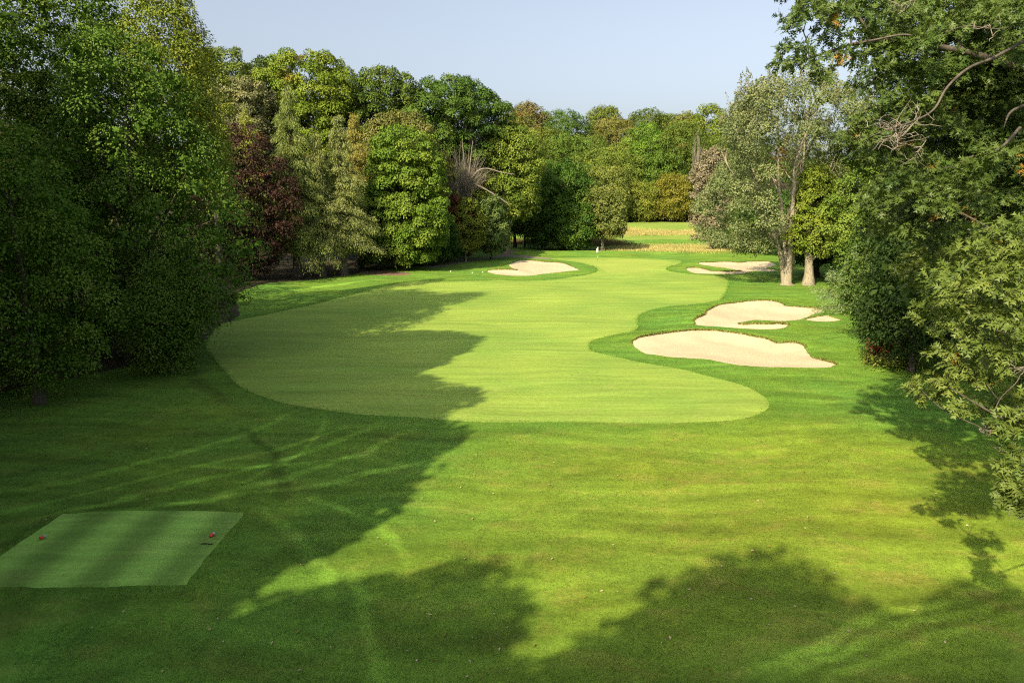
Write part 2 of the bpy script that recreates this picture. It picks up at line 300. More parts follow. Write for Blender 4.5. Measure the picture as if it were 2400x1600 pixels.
def larch(name, label, px, d, top, hw, bot, col, seed, nb=190, dens=40, spl=.62, group=None, droop=1.0, cat='larch', mat='needle', side=0.0):
    g = np.random.default_rng(seed); b, _ = pt(px, 483, d); x, y = b[0], d; z = float(h0(x, y)) - .1
    T, t = pt(px, top, d); H = T[2] - z; W = hw / FPX * t; zb = max(1.2, pt(px, bot, d)[0][2] - z)
    root = thing(name, label, cat, (x, y, z), group); tb = Tubes()
    tz = np.linspace(0, H * .98, 10); rad = .02 * H * (1 - tz / H) + .02; rad[0] *= 1.5
    tb.add(np.column_stack([np.zeros((10, 2)), tz]), rad, 9)
    P = []; D = []; S = []; tt = []
    for i in range(nb):
        u = (i + g.uniform()) / nb; h = zb + (H - zb) * u ** 1.05 * .97; L = (W * (1 - u) ** .72 * g.uniform(.62, 1.12) + .35); a = i * 2.39996 + g.normal(0, .5); L *= g.choice([.6, .8, 1.0, 1.1]); h += g.normal(0, .35)
        o = np.array([math.cos(a), math.sin(a), 0.]); L *= 1 + side * o[0]
        rise = g.uniform(-.12, .4) * L * (.4 + u)
        br = np.array([[0, 0, h]] + [list(o * L * f + np.array([0, 0, h + rise * f - .34 * droop * L * f ** 2.2])) for f in (.33, .66, 1.)]); Q = curve(br, 4)
        tb.add(Q, np.linspace(.03 + .012 * L, .015, len(Q)), 4)
        m = int(1.5 * dens * L) + 8; f = g.uniform(.12, 1.0, m) ** .75; pos = np.stack([np.interp(f * (len(Q) - 1), np.arange(len(Q)), Q[:, j]) for j in range(3)], -1)
        lat = np.cross(o, [0, 0, 1.]); wv = (L * .22 * (1 - f * .55))[:, None] * g.normal(0, .75, (m, 1))
        pos = pos + lat * wv - np.array([0, 0, 1]) * np.abs(wv) * .35 + g.normal(0, 1, (m, 3)) * [.12, .12, .26]
        P.append(pos); D.append(o * .55 + np.sign(wv) * lat * .3 + np.array([0, 0, -.75 * droop]) + g.normal(0, .33, (m, 3))); S.append(spl * g.uniform(.5, 1.2, m) * (.6 + .4 * (1 - f)))
        tt.append(np.clip(g.uniform(.25, .5) + .25 * g.uniform(0, 1, m) , 0, 1))
    P = np.concatenate(P); D = np.concatenate(D); S = np.concatenate(S); tt = np.concatenate(tt)
    N = g.normal(size=P.shape) + np.array([0, 0, .5])
    link('trunk', tb.mesh('trunk'), M['bark'], root)
    cr = link('crown', leaves('crown', P, D, N, S, T_THIN, tt, np.zeros(len(P))), M[mat], root); cr.color = (col[0] * 1.5, col[1] * 1.5, col[2] * 1.5, 1)
    return root
def twiggy(name, label, px, d, base_py, top, hw, seed, n=120, mat='grey', spread=1.0, th=.05, extra=()):
    g = np.random.default_rng(seed); b, t = pt(px, base_py, d); z = float(h0(b[0], d)); root = thing(name, label, 'dead tree', (b[0], d, z)); tb = Tubes()
    zc = b[2] - z; H = pt(px, top, d)[0][2] - z; W = hw / FPX * t
    tb.add(curve([[0, 0, -.2], [.1, 0, zc * .5], [0, 0, zc + .3 * (H - zc)]], 5), np.linspace(.28, .09, 11), 8)
    for i in range(n):
        a = g.uniform(0, 2 * PI); r = W * math.sqrt(g.uniform()) * spread; s = np.array([g.normal(0, .06 * W), g.normal(0, .06 * W), zc + g.uniform(-.12, .3) * (H - zc)])
        e = np.array([r * math.cos(a), r * math.sin(a), zc + (H - zc) * g.uniform(.55, 1) * (1 - .45 * (r / W) ** 2)]); md = s + (e - s) * .5 + np.array([0, 0, -.03 * H]) + g.normal(0, .03 * W, 3)
        Q = curve([s, md, e], 4); tb.add(Q, np.linspace(th, th * .35, len(Q)), 4)
        for _ in range(3):
            f = g.integers(3, len(Q) - 1); e2 = Q[f] + (e - s) * g.uniform(.2, .4) + g.normal(0, .12 * W, 3); tb.add([Q[f], (Q[f] + e2) / 2 + g.normal(0, .05, 3), e2], [th * .6, th * .5, th * .25], 4)
    for Lm in extra: tb.add(curve(np.array([pt(*q)[0] for q in Lm]) - np.array([b[0], d, z]), 5), np.linspace(.2, .05, (len(Lm) - 1) * 5 + 1), 6)
    link('branches', tb.mesh('branches'), M[mat], root); return root
# ------------------------------------------------------------------ outlines, traced on the photo and laid on the land
def closed(P, step, jit=0.0, seed=0):    # closed smooth outline resampled at about `step` metres
    P = np.asarray(P, float); n = len(P); o = []
    for i in range(n):
        a, b, c, d = P[i - 1], P[i], P[(i + 1) % n], P[(i + 2) % n]; t = np.linspace(0, 1, 14, endpoint=False)[:, None]
        o.append(.5 * (2 * b + (c - a) * t + (2 * a - 5 * b + 4 * c - d) * t ** 2 + (3 * b - a - 3 * c + d) * t ** 3))
    Q = np.vstack(o); s = np.r_[0, np.cumsum(np.linalg.norm(np.diff(np.vstack([Q, Q[:1]]), axis=0), axis=1))]
    m = max(8, int(s[-1] / step)); u = np.linspace(0, s[-1], m, endpoint=False); Qc = np.vstack([Q, Q[:1]])
    r = np.stack([np.interp(u, s, Qc[:, k]) for k in (0, 1)], -1)
    if jit: r = r + np.random.default_rng(seed).normal(0, jit, r.shape)
    return r
def wpoly(px, step, jit=0.0, seed=0, s=1.0, ox=0.0, oy=0.0):
    return closed([at(ox + a / s, oy + b / s) for a, b in px], step, jit, seed)
def inside(P, Q):                        # which points P lie in polygon Q
    x, y = P[:, 0][:, None], P[:, 1][:, None]; a = Q; b = np.roll(Q, -1, 0); r = np.zeros(len(P), bool)
    for k in range(0, len(P), 20000):
        X, Y = x[k:k + 20000], y[k:k + 20000]
        c = (a[:, 1] > Y) != (b[:, 1] > Y)
        r[k:k + 20000] = (c & (X < (b[:, 0] - a[:, 0]) * (Y - a[:, 1]) / (b[:, 1] - a[:, 1] + 1e-12) + a[:, 0])).sum(1) % 2 == 1
    return r
def near(P, Q):                          # distance to and index of the nearest outline point
    D = np.empty(len(P)); I = np.empty(len(P), int)
    for k in range(0, len(P), 5000):
        q = np.linalg.norm(P[k:k + 5000, None] - Q[None], axis=-1); I[k:k + 5000] = q.argmin(1); D[k:k + 5000] = q.min(1)
    return D, I
FAIR = wpoly([(482, 814), (489, 792), (504, 770), (527, 756), (580, 745), (670, 727), (759, 707), (852, 683), (909, 670), (959, 660), (1064, 659), (1127, 658), (1170, 656), (1234, 658), (1298, 655), (1361, 646),
    (1397, 636), (1389, 624), (1361, 616), (1319, 610.5), (1292, 606), (1340, 604), (1400, 603.5), (1476, 605), (1553, 607), (1590, 610), (1596, 615), (1578, 622), (1563, 629), (1566, 634), (1591, 639), (1642, 644),
    (1693, 649), (1710, 659), (1706, 672), (1696, 695), (1680, 709), (1630, 716), (1578, 718), (1543, 723), (1507, 733), (1494, 744), (1496, 764), (1480, 781), (1433, 790), (1394, 797), (1380, 808), (1392, 824),
    (1476, 843), (1553, 857), (1642, 876), (1724, 897), (1775, 918), (1800, 940), (1800, 956), (1780, 969), (1745, 980), (1684, 987), (1592, 990), (1429, 990), (1224, 989), (1071, 986), (900, 974), (804, 966),
    (714, 953), (634, 935), (580, 915), (545, 890), (522, 863), (496, 832)], .7)
def at_up(px, py, h):
    p = at(px, py); return p * (CAM_H - float(h0(*p)) - h) / (CAM_H - float(h0(*p)))
TEE = np.array([at_up(*p, .2) for p in ((146, 1204), (575, 1199), (432, 1370), (-97, 1371))])
TEE = np.vstack([TEE[i] + (TEE[(i + 1) % 4] - TEE[i]) * np.linspace(0, 1, 14, endpoint=False)[:, None] for i in range(4)])
TEE += np.random.default_rng(2).normal(0, .02, TEE.shape)
GREEN = wpoly([(1330, 608), (1400, 607), (1500, 609), (1570, 613), (1560, 620), (1530, 630), (1480, 639), (1430, 640), (1415, 632), (1395, 621), (1360, 613)], .9)
FARF = wpoly([(1428, 566), (1520, 562), (1600, 561), (1700, 565), (1740, 562), (1730, 548), (1660, 543), (1560, 552), (1470, 553), (1430, 557)], 1.6)
FARG = wpoly([(1470, 540), (1540, 543), (1640, 541), (1700, 538), (1680, 523), (1600, 520.5), (1530, 520.5), (1470, 522), (1440, 530)], 1.8)
PATH = closed([(-15, 116), (-12, 121), (-8, 131), (-2.5, 140), (1, 150), (2.2, 149.6), (-1, 139), (-6.2, 130), (-10.2, 120), (-13.6, 114.5)], .8)
DIRT = wpoly([(845, 638), (880, 634), (930, 637), (965, 642), (930, 646), (870, 644)], .6, .08, 4)
PATCH = wpoly([(1180, 600), (1210, 597.5), (1262, 602.5), (1300, 606.5), (1275, 606.8), (1215, 603)], .7)
FLOOR = closed([(-33, 30), (-27, 37), (-23.5, 45), (-23.5, 54), (-26, 64), (-30.5, 76), (-31.5, 87), (-26, 98.5), (-20, 110), (-13, 122), (-10, 133), (-7.5, 146), (-8, 158), (-2, 205), (-14, 236), (-110, 236), (-170, 180), (-170, 40), (-70, 24), (-42, 27)], 1.6, .15, 3)
FLOOR2 = closed([(24, 236), (48, 235), (85, 233), (150, 200), (220, 250), (200, 330), (60, 345), (-60, 330), (-14, 240), (5, 237)], 3, .2, 4)
B4s, B1s = dict(s=3.92, ox=1400, oy=560), dict(s=4.704, ox=1000, oy=550)
BUNK = [
 (wpoly([(660, 406), (720, 399), (850, 396), (960, 398), (1000, 396), (985, 385), (940, 365), (908, 343), (930, 322), (990, 303), (1100, 297), (1200, 300), (1300, 312), (1420, 318), (1520, 328), (1580, 345), (1640, 372), (1672, 390), (1560, 402), (1400, 420), (1250, 437), (1150, 450), (1000, 453), (850, 445), (740, 430)], .45, .05, 1, **B1s),
  'pale sand bunker with a thin tail beside the green and flag'),
 (wpoly([(812, 281), (850, 274), (920, 275), (1000, 287), (1110, 306), (1230, 308), (1318, 301), (1290, 290), (1230, 275), (1150, 262), (1050, 250), (980, 240), (925, 228), (1050, 224), (1200, 219), (1290, 227), (1380, 221), (1500, 215), (1600, 220), (1640, 238), (1580, 258), (1548, 274), (1600, 281), (1660, 292), (1560, 299), (1450, 294), (1380, 305), (1330, 318), (1180, 321), (1000, 319), (880, 311)], .45, .05, 2, **B4s),
  'forked sand bunker beside the silvery tree with the split trunk'),
 (wpoly([(880, 762), (930, 738), (985, 708), (1000, 680), (1080, 640), (1200, 612), (1330, 600), (1480, 588), (1600, 589), (1700, 605), (1740, 625), (1880, 648), (2000, 655), (2080, 657), (2000, 700), (1900, 738), (1830, 752), (1700, 757), (1580, 752), (1450, 745), (1350, 760), (1292, 779), (1340, 795), (1450, 800), (1560, 805), (1650, 800), (1755, 798), (1720, 815), (1650, 828), (1500, 836), (1300, 834), (1150, 832), (1000, 822), (905, 808), (890, 785)], .35, .04, 3, **B4s),
  'sand bunker split by a long tongue of grass just beyond the largest bunker'),
 (wpoly([(1905, 746), (1990, 727), (2100, 712), (2160, 726), (2240, 744), (2150, 757), (2020, 757)], .3, .03, 4, **B4s),
  'small sliver of sand bunker beside the tip of the tongue bunker'),
 (wpoly([(318, 965), (400, 935), (550, 905), (700, 890), (880, 872), (980, 870), (1090, 875), (1200, 890), (1330, 905), (1450, 930), (1570, 945), (1640, 976), (1740, 980), (1830, 983), (1900, 1000), (1940, 1050), (1990, 1095), (2080, 1130), (2200, 1166), (2050, 1182), (1850, 1180), (1650, 1178), (1430, 1170), (1280, 1155), (1130, 1130), (1020, 1105), (900, 1098), (700, 1087), (580, 1072), (440, 1050), (370, 1010)], .32, .035, 5, **B4s),
  'largest sand bunker, an uncut oval by the rounded end of the fairway'),
]
def farside(Q):                          # how much each outline point faces back to the camera from the far side
    t = nrm(np.roll(Q, -1, 0) - np.roll(Q, 1, 0)); area = (Q[:, 0] * np.roll(Q[:, 1], -1) - np.roll(Q[:, 0], -1) * Q[:, 1]).sum()
    ny = (-t[:, 0] if area > 0 else t[:, 0]); k = np.ones(7) / 7
    w = ss(-.1, .55, ny); return np.convolve(np.r_[w[-3:], w, w[:3]], k, 'valid')
BW = [farside(Q) for Q, _ in BUNK]
LIPH = [.2, .19, .22, .1, .26]
def hgt(P):                              # final land height: the lie of the land, the raised tee and the banks behind the bunkers
    z = h0(P[:, 0], P[:, 1]) * 1.0
    ti = np.where((np.abs(P[:, 0] - TEE[:, 0].mean()) < 9) & (np.abs(P[:, 1] - TEE[:, 1].mean()) < 9))[0]
    if len(ti): z[ti] += .2 * np.where(inside(P[ti], TEE), 1, 1 - ss(.0, 1.1, near(P[ti], TEE)[0]))
    for (Q, _), w, lh in zip(BUNK, BW, LIPH):
        sel = np.where((P[:, 0] > Q[:, 0].min() - 8) & (P[:, 0] < Q[:, 0].max() + 8) & (P[:, 1] > Q[:, 1].min() - 8) & (P[:, 1] < Q[:, 1].max() + 8))[0]
        if len(sel):
            D, I = near(P[sel], Q); z[sel] = np.maximum(z[sel], z[sel] + 1.5 * lh * w[I] * np.exp(-(D / 2.6) ** 2))
    return z
# ------------------------------------------------------------------ the land, cut into its surfaces along the outlines
def build_ground():
    g = np.random.default_rng(11)
    def grid(x0, x1, y0, y1, s):
        X, Y = np.meshgrid(np.arange(x0, x1, s), np.arange(y0, y1, s)); P = np.stack([X.ravel(), Y.ravel()], -1); return P + g.uniform(-.25, .25, P.shape) * s
    core = grid(-48, 56, 8, 172, 1.15); mid = grid(-190, 210, -70, 360, 6); out = grid(-900, 900, -300, 1100, 45)
    incore = lambda P, m: (P[:, 0] > -48 - m) & (P[:, 0] < 56 + m) & (P[:, 1] > 8 - m) & (P[:, 1] < 172 + m)
    mid = mid[~incore(mid, 1.5)]; out = out[~((out[:, 0] > -195) & (out[:, 0] < 215) & (out[:, 1] > -75) & (out[:, 1] < 365))]
    fine = [grid(Q[:, 0].min() - 4, Q[:, 0].max() + 4, Q[:, 1].min() - 4, Q[:, 1].max() + 4, .55) for Q, _ in BUNK]
    fine = [P[near(P, Q)[0] < 3.5] for P, (Q, _) in zip(fine, BUNK)]
    fd = near(core, FAIR)[0]; fr = []
    t = nrm(np.roll(FAIR, -1, 0) - np.roll(FAIR, 1, 0)); nn = np.stack([-t[:, 1], t[:, 0]], -1)
    for o in (.5, 1.1, -.5, -1.1, 1.9, -1.9): fr.append(FAIR + nn * o)
    fr = np.vstack(fr + [TEE.mean(0) + (TEE - TEE.mean(0)) * q for q in (1.06, 1.14, 1.24)]); core = core[fd > 2.3]
    pts = np.vstack([core, mid, out, fr] + fine)
    lines = [('fairway', FAIR), ('tee', TEE), ('green', GREEN), ('farf', FARF), ('farg', FARG), ('path', PATH), ('dirt', DIRT), ('patch', PATCH), ('floor', FLOOR), ('floor2', FLOOR2)] + [('b%d' % i, Q) for i, (Q, _) in enumerate(BUNK)]
    allq = np.vstack([Q for _, Q in lines]); D, _ = near(pts, allq); pts = pts[D > .22]
    # drop near-duplicates with a coarse hash
    key = np.round(pts / .3).astype(int); _, u = np.unique(key, axis=0, return_index=True); pts = pts[u]
    co = [Vector(p) for p in np.vstack([pts, allq])]; ed = []; k = len(pts)
    for _, Q in lines:
        n = len(Q); ed += [(k + i, k + (i + 1) % n) for i in range(n)]; k += n
    v, _, f, *_r = geometry.delaunay_2d_cdt(co, ed, [], 0, 1e-4)
    V = np.array([(a.x, a.y) for a in v]); Fc = np.array([list(a) for a in f if len(a) == 3]); cen = V[Fc].mean(1)
    zone = np.full(len(Fc), 'rough', dtype=object)
    for nme in ('floor', 'floor2', 'path', 'dirt', 'patch', 'farf', 'farg', 'fairway', 'green', 'tee', 'b0', 'b1', 'b2', 'b3', 'b4'):
        zone[inside(cen, dict(lines)[nme])] = nme
    z = hgt(V); dF, _ = near(V, FAIR); dT, _ = near(V, TEE); col = np.maximum(1 - ss(.35, 2.2, dF), .8 * (1 - ss(.1, .7, dT)))
    ar = V[Fc]; s = (ar[:, 1, 0] - ar[:, 0, 0]) * (ar[:, 2, 1] - ar[:, 0, 1]) - (ar[:, 1, 1] - ar[:, 0, 1]) * (ar[:, 2, 0] - ar[:, 0, 0])
    Fc[s < 0] = Fc[s < 0][:, ::-1]
    def emit(name, zs, mat, kind='structure', parent=None, zf=None):
        Fz = Fc[np.isin(zone, zs)]; ids, inv = np.unique(Fz, return_inverse=True); Vz = V[ids]; zz = z[ids] if zf is None else zf(Vz)
        o = link(name, np_mesh(name, np.column_stack([Vz, zz]), inv.reshape(-1, 3), dict(collar=col[ids]), True), M[mat], parent)
        if kind: o['kind'] = kind
        return o
    emit('ground', ['rough'], 'rough'); emit('fairway', ['fairway'], 'fair'); emit('putting_green', ['green'], 'green'); emit('tee_ground', ['tee'], 'tee')
    emit('far_fairway', ['farf', 'farg'], 'far'); emit('path', ['path', 'patch'], 'path'); emit('dirt_patch', ['dirt'], 'dirt'); emit('woodland_floor', ['floor', 'floor2'], 'floor')
    for i, ((Q, lab), w, lh) in enumerate(zip(BUNK, BW, LIPH)):
        c = Q.mean(0); bz = float(h0(*c)); root = thing('sand_bunker', lab, 'sand bunker', (c[0], c[1], bz), 'sand bunkers round the fairway')
        y0, y1 = Q[:, 1].min(), Q[:, 1].max()
        def sz(P):
            D, I = near(P, Q); u = (P[:, 1] - y0) / (y1 - y0)
            return h0(P[:, 0], P[:, 1]) - .05 - .30 * ss(0, 2.4, D) * (lh / .5) + .95 * lh * w[I] * (1 - ss(0, 2.5, D)) + .35 * lh * u ** 2 + .03 * np.sin(P[:, 0] * 1.1 + P[:, 1] * .7)
        sand = emit('sand', ['b%d' % i], 'sand', None, root, sz)
        ze = hgt(Q); zs_ = sz(Q); n = len(Q); bot = np.column_stack([Q, np.minimum(zs_, ze) - .03]); topv = np.column_stack([Q, ze + .01])
        j = np.arange(n); j2 = (j + 1) % n; lip = link('lip', np_mesh('lip', np.vstack([bot, topv]), np.stack([j, j2, n + j2, n + j], -1)), M['lip'], root)
        gg = np.random.default_rng(60 + i); m = 26                                  # ragged grass hanging over the lip
        K = np.repeat(np.where(w > .3)[0], m); f = gg.uniform(0, 1, len(K))[:, None]; Pq = Q[K] * (1 - f) + Q[(K + 1) % n] * f; zb_ = ze[K]
        fr_ = np.column_stack([Pq + gg.normal(0, .05, Pq.shape), zb_ + gg.uniform(-.06, .05, len(K))]); dr = np.column_stack([gg.normal(0, .5, len(K)), -gg.uniform(.1, .8, len(K)), gg.uniform(-1.1, .5, len(K))])
        if i == 3: fr_ = fr_[:0]                                                     # the little one has a clean edge
        fo = None if i == 3 else blades('fringe', fr_, dr, lh * gg.uniform(.2, .5, len(K)), .05 + .0006 * c[1], gg, M['lipblade'], root)
        for o in (sand, lip, fo):
            if o is not None: o.location = -root.location
    return V, z
def blades(name, P, D, L, wd, g, mat, parent=None, tint=None):
    D = nrm(D); n = len(P); s = nrm(np.cross(D, g.normal(size=(n, 3)))) * (np.asarray(wd) * .5 * np.ones(n))[:, None]
    tip = P + D * np.asarray(L)[:, None]; V = np.stack([P - s, P + s, tip], 1).reshape(-1, 3)
    tt = np.repeat(g.uniform(0, 1, n) if tint is None else tint, 3); al = np.repeat((g.uniform(0, 1, n) < .5).astype(float), 3)
    return link(name, np_mesh(name, V, np.arange(3 * n).reshape(-1, 3), dict(tint=tt, alt=al)), mat, parent)
build_ground()
# ------------------------------------------------------------------ grass that stands up: mown rough near the camera, tall fescue far off
g = np.random.default_rng(21)
def frustum_pts(n, d0, d1, pw=2.0):
    u = g.uniform(0, 1, n); d = d0 * (d1 / d0) ** u if pw == 1 else 1 / (1 / d0 + (1 / d1 - 1 / d0) * u)
    return np.stack([g.uniform(-.86, .86, n) * d, d], -1)
N = 420000; u = g.uniform(0, 1, N); d = 12.5 * (75 / 12.5) ** u; P = np.stack([g.uniform(-.82, .82, N) * d, d], -1)
keep = ~inside(P, FAIR) & ~inside(P, TEE) & ~inside(P, FLOOR)
for Q, _ in BUNK: keep &= ~inside(P, Q)
P = P[keep]; n = len(P)
D = np.column_stack([g.normal(0, .55, (n, 2)), np.ones(n)])
blades('rough_grass', np.column_stack([P, hgt(P) - .005]), D, g.uniform(.03, .075, n) * (1 + P[:, 1] * .004), .009 * np.maximum(1, P[:, 1] / 14), g, M['blade'])['kind'] = 'stuff'
m = 26; i_ = np.repeat(np.arange(len(FAIR)), m); f = g.uniform(0, 1, len(i_))[:, None]; P = FAIR[i_] * (1 - f) + FAIR[(i_ + 1) % len(FAIR)] * f; P = P + g.normal(0, .13, P.shape); P = P[P[:, 1] < 118]; n = len(P)
blades('edge_grass', np.column_stack([P, hgt(P) - .005]), np.column_stack([g.normal(0, .6, (n, 2)), np.ones(n)]), g.uniform(.05, .13, n), .012 * np.maximum(1, P[:, 1] / 22), g, M['blade'])['kind'] = 'stuff'
def field(name, poly, n, h, wd, mat, seed, lean=.3):
    g = np.random.default_rng(seed); lo, hi = poly.min(0), poly.max(0); P = g.uniform(lo, hi, (n * 3, 2)); P = P[inside(P, poly)][:n]; P = P + g.normal(0, 1.3, P.shape) * np.array([1.6, 1])
    cl = .5 + .5 * np.sin(P[:, 0] * .9 + 3 * np.sin(P[:, 1] * .5)) * np.sin(P[:, 1] * .8 + P[:, 0] * .23); m = len(P)
    o = blades(name, np.column_stack([P, h0(P[:, 0], P[:, 1])]), np.column_stack([g.normal(0, lean, (m, 2)), np.ones(m)]), h * g.uniform(.5, 1.1, m) * (.55 + .6 * cl), wd, g, mat); o['kind'] = 'stuff'; return o
FES1 = wpoly([(1425, 583), (1480, 577), (1560, 574), (1640, 575), (1720, 576), (1790, 578), (1800, 588), (1700, 590), (1600, 590), (1500, 588), (1440, 587)], 1.5)
FES2 = wpoly([(1440, 551), (1520, 550), (1620, 549), (1690, 545), (1680, 539), (1600, 542), (1520, 541), (1470, 536), (1455, 533), (1440, 540)], 1.5)
FES3 = wpoly([(1190, 572), (1300, 574), (1420, 577), (1480, 575), (1440, 567), (1380, 560), (1250, 562), (1180, 566)], 1.5)
field('fescue', FES1, 34000, .7, .05, M['fescue'], 31); field('fescue', FES2, 34000, .7, .055, M['fescue'], 32); field('weeds', FES3, 9000, 1.0, .12, M['weed'], 33, .5)
# ------------------------------------------------------------------ trees
DG, MG, BG, YG = (.036, .072, .012), (.058, .10, .015), (.085, .135, .015), (.125, .155, .018)
OL, GO, LA, PU, RE, OB, SI, PG = (.10, .105, .028), (.125, .13, .06), (.11, .14, .032), (.04, .022, .018), (.105, .04, .022), (.10, .092, .03), (.15, .185, .068), (.155, .135, .09)
B = broadleaf
WG = 'trees at the edge of the wood beside the fairway'; HG = 'trees on the wooded hillside'; FG = 'trees shading the tee'
# beside the tee
B('maple_tree', 'young maple with paler leaves standing in front of the big dark maples', 'tree', 30, 34, 285, 128, 930, (.088, .15, .018), 101, .12, 60, nl=40, spr=0.78, group=FG, mat='leaf')
B('maple_tree', 'large dark green maple whose low boughs droop over the rough behind the tee', 'tree', 310, 45, 70, 200, 840, (.072, .125, .016), 102, .13, 95, nl=44, spr=0.85, p=.78, group=FG, nb=34)
B('maple_tree', 'tall maple with sunlit yellowing top rising above the drooping dark maple', 'tree', 425, 51, -60, 94, 480, YG, 103, .16, 70, nl=37, spr=0.93, group=FG, alt=rusty(-.1, .2, .5), mat='leafy')
B('maple_tree', 'tall shaded maple whose top leaves the photo at the upper corner', 'tree', -10, 50, -230, 225, 700, (.072, .125, .016), 104, .15, 90, nl=37, spr=0.93, group=FG)
B('maple_tree', 'tall maple with bright tips between the corner maple and the yellowing maple', 'tree', 215, 51, -70, 140, 520, (.07, .115, .015), 105, .16, 80, nl=37, spr=0.93, group=FG)
B('maple_tree', 'low bushy maple filling the shade under the big dark maples', 'tree', 150, 46, 520, 160, 965, (.072, .125, .016), 106, .14, 60, nl=34, spr=0.85, group=FG)
B('maple_tree', 'low spreading maple hanging dark boughs just above the rough', 'tree', 365, 41, 610, 70, 890, (.072, .125, .016), 107, .13, 50, nl=37, spr=0.78, group=FG)
B('maple_tree', 'slim yellow green maple between the yellowing maple and the top of the purple maple', 'tree', 503, 68, 120, 42, 460, YG, 108, .18, 45, nl=18, spr=0.62, group=FG, mat='leafy', alt=rusty(-.25, .2, .5))
B('maple_tree', 'low dark maple at the outer edge under the young pale maple', 'tree', -60, 36, 640, 120, 990, (.072, .125, .016), 109, .13, 40, nl=20, spr=0.58, group=FG)
# the edge of the wood along the fairway, from the dark maples to the green
B('purple_maple_tree', 'dark purple leaved maple between the big green maples and the larches', 'tree', 572, 92, 285, 92, 655, PU, 110, .24, 95, nl=12, spr=.55, group=WG, alt=rusty(-.02, .35, .5), q=2.0)
larch('larch_tree', 'yellow green larch just behind the top of the purple maple', 590, 104, 250, 86, 560, (.15, .17, .03), 111, 170, 38, group=WG)
larch('larch_tree', 'tallest larch, broad and drooping, with a thick trunk', 688, 98, 192, 100, 575, LA, 112, 230, 40, group=WG, droop=1.15)
larch('larch_tree', 'narrow larch with the second trunk from the purple maple', 748, 99, 315, 70, 575, (.12, .14, .04), 113, 170, 44, group=WG, droop=1.1)
larch('larch_tree', 'larch with upswept feathery boughs at the end of the larch row', 800, 101, 268, 82, 580, (.135, .16, .045), 114, 180, 42, group=WG, droop=.75, side=.15)
larch('larch_tree', 'golden tipped larch peeping out behind the larch row', 838, 112, 262, 66, 520, (.16, .15, .028), 115, 150, 36, group=WG)
B('maple_tree', 'column of bright green maple leaves at the end of the larch row', 'tree', 945, 109, 295, 84, 618, BG, 116, .3, 75, group=WG, q=2.6)
B('maple_tree', 'dull olive tree behind the bright green column maple', 'tree', 950, 121, 262, 82, 520, OL, 117, .34, 50, group=WG)
B('maple_tree', 'dark green maple under the bright column maple and the larches', 'tree', 885, 112, 420, 62, 622, DG, 118, .3, 45, group=WG)
B('maple_tree', 'broad pale green tree on the skyline beside the yellowing maple', 'tree', 552, 128, 108, 82, 420, (.085, .115, .022), 120, .32, 60, group=HG)
B('oak_tree', 'grey olive oak below the skyline above the yellow green larch', 'tree', 590, 118, 182, 74, 420, GO, 121, .32, 55, group=HG)
B('maple_tree', 'small blue green treetop in the notch of the skyline', 'tree', 634, 150, 130, 32, 300, (.06, .09, .03), 122, .36, 26, group=HG)
B('maple_tree', 'biggest yellow green maple on the skyline, its crown tinged with rust', 'tree', 742, 130, 118, 106, 430, (.105, .145, .014), 123, .32, 95, group=HG, alt=rusty(-.25, 1.1, .22))
B('maple_tree', 'skyline maple of even mid green next to the rust tinged one', 'tree', 906, 134, 155, 74, 430, (.065, .10, .016), 124, .34, 75, group=HG, alt=rusty(-.35, .3, .3))
B('maple_tree', 'dark green skyline maple split by pale forked stems', 'tree', 1062, 140, 178, 100, 388, (.05, .09, .014), 125, .34, 85, group=HG, bark='pale', alt=rusty(-.42, .3, .4))
B('maple_tree', 'yellow green maple hanging over the pale arching limb', 'tree', 1188, 143, 288, 68, 520, (.10, .14, .018), 126, .34, 60, group=WG, bark='pale')
twiggy('bare_tree', 'grey leafless treetop against the sky in the dark skyline maple', 1104, 139, 400, 268, 30, 131, 60, th=.045)
twiggy('bare_tree', 'leafless tree spreading a fan of bare grey twigs above the red bush', 1086, 132, 470, 345, 66, 132, 150, th=.04,
       extra=[[(1092, 480, 132.3), (1090, 420, 132.2), (1087, 370, 132), (1083, 330, 132)], [(1095, 480, 132.3), (1098, 420, 132), (1104, 365, 131.8), (1108, 330, 131.8)],
              [(1092, 440, 132), (1115, 405, 131), (1140, 395, 130.5), (1175, 404, 130.2), (1206, 409, 130)], [(1110, 430, 131.5), (1140, 445, 130.5), (1180, 470, 130), (1195, 482, 129.8)]])
B('sumac_bush', 'dark red bush under the leafless twiggy tree', 'bush', 1048, 127, 452, 44, 560, RE, 133, .3, 40, group=WG)
B('maple_tree', 'slender yellow green tree with orange tips and thin pale stems', 'tree', 1090, 126, 462, 36, 590, (.115, .14, .018), 134, .28, 38, group=WG, bark='pale', alt=rusty(-.15, 1.2, .5), r0=.16)
B('maple_tree', 'dark rounded tree at the corner of the wood before the gap to the cart path', 'tree', 1150, 131, 458, 44, 588, (.07, .105, .03), 135, .3, 40, group=WG)
B('maple_tree', 'dark maple in the shade beside the slender orange tipped tree', 'tree', 1010, 120, 500, 52, 622, DG, 136, .3, 40, group=WG)
for i, (px, d, top, r, lab) in enumerate([(894, 111, 520, .17, 'first thin trunk under the column maple'), (955, 113.5, 510, .2, 'leaning thin trunk behind the dirt patch'), (1006, 121, 500, .2, 'thin trunk where the wood edge turns'),
        (1059, 128.5, 500, .17, 'palest of the thin trunks at the wood corner'), (1074, 127.5, 500, .19, 'slanting pale trunk at the wood corner')]):
    t_ = B('sapling_tree', 'young tree showing only its ' + lab, 'tree', px, d, top, 24, 600, DG, 140 + i, .3, 14, group='young trees at the foot of the wood', bark='pale' if i > 2 else 'bark', r0=r, nb=8)
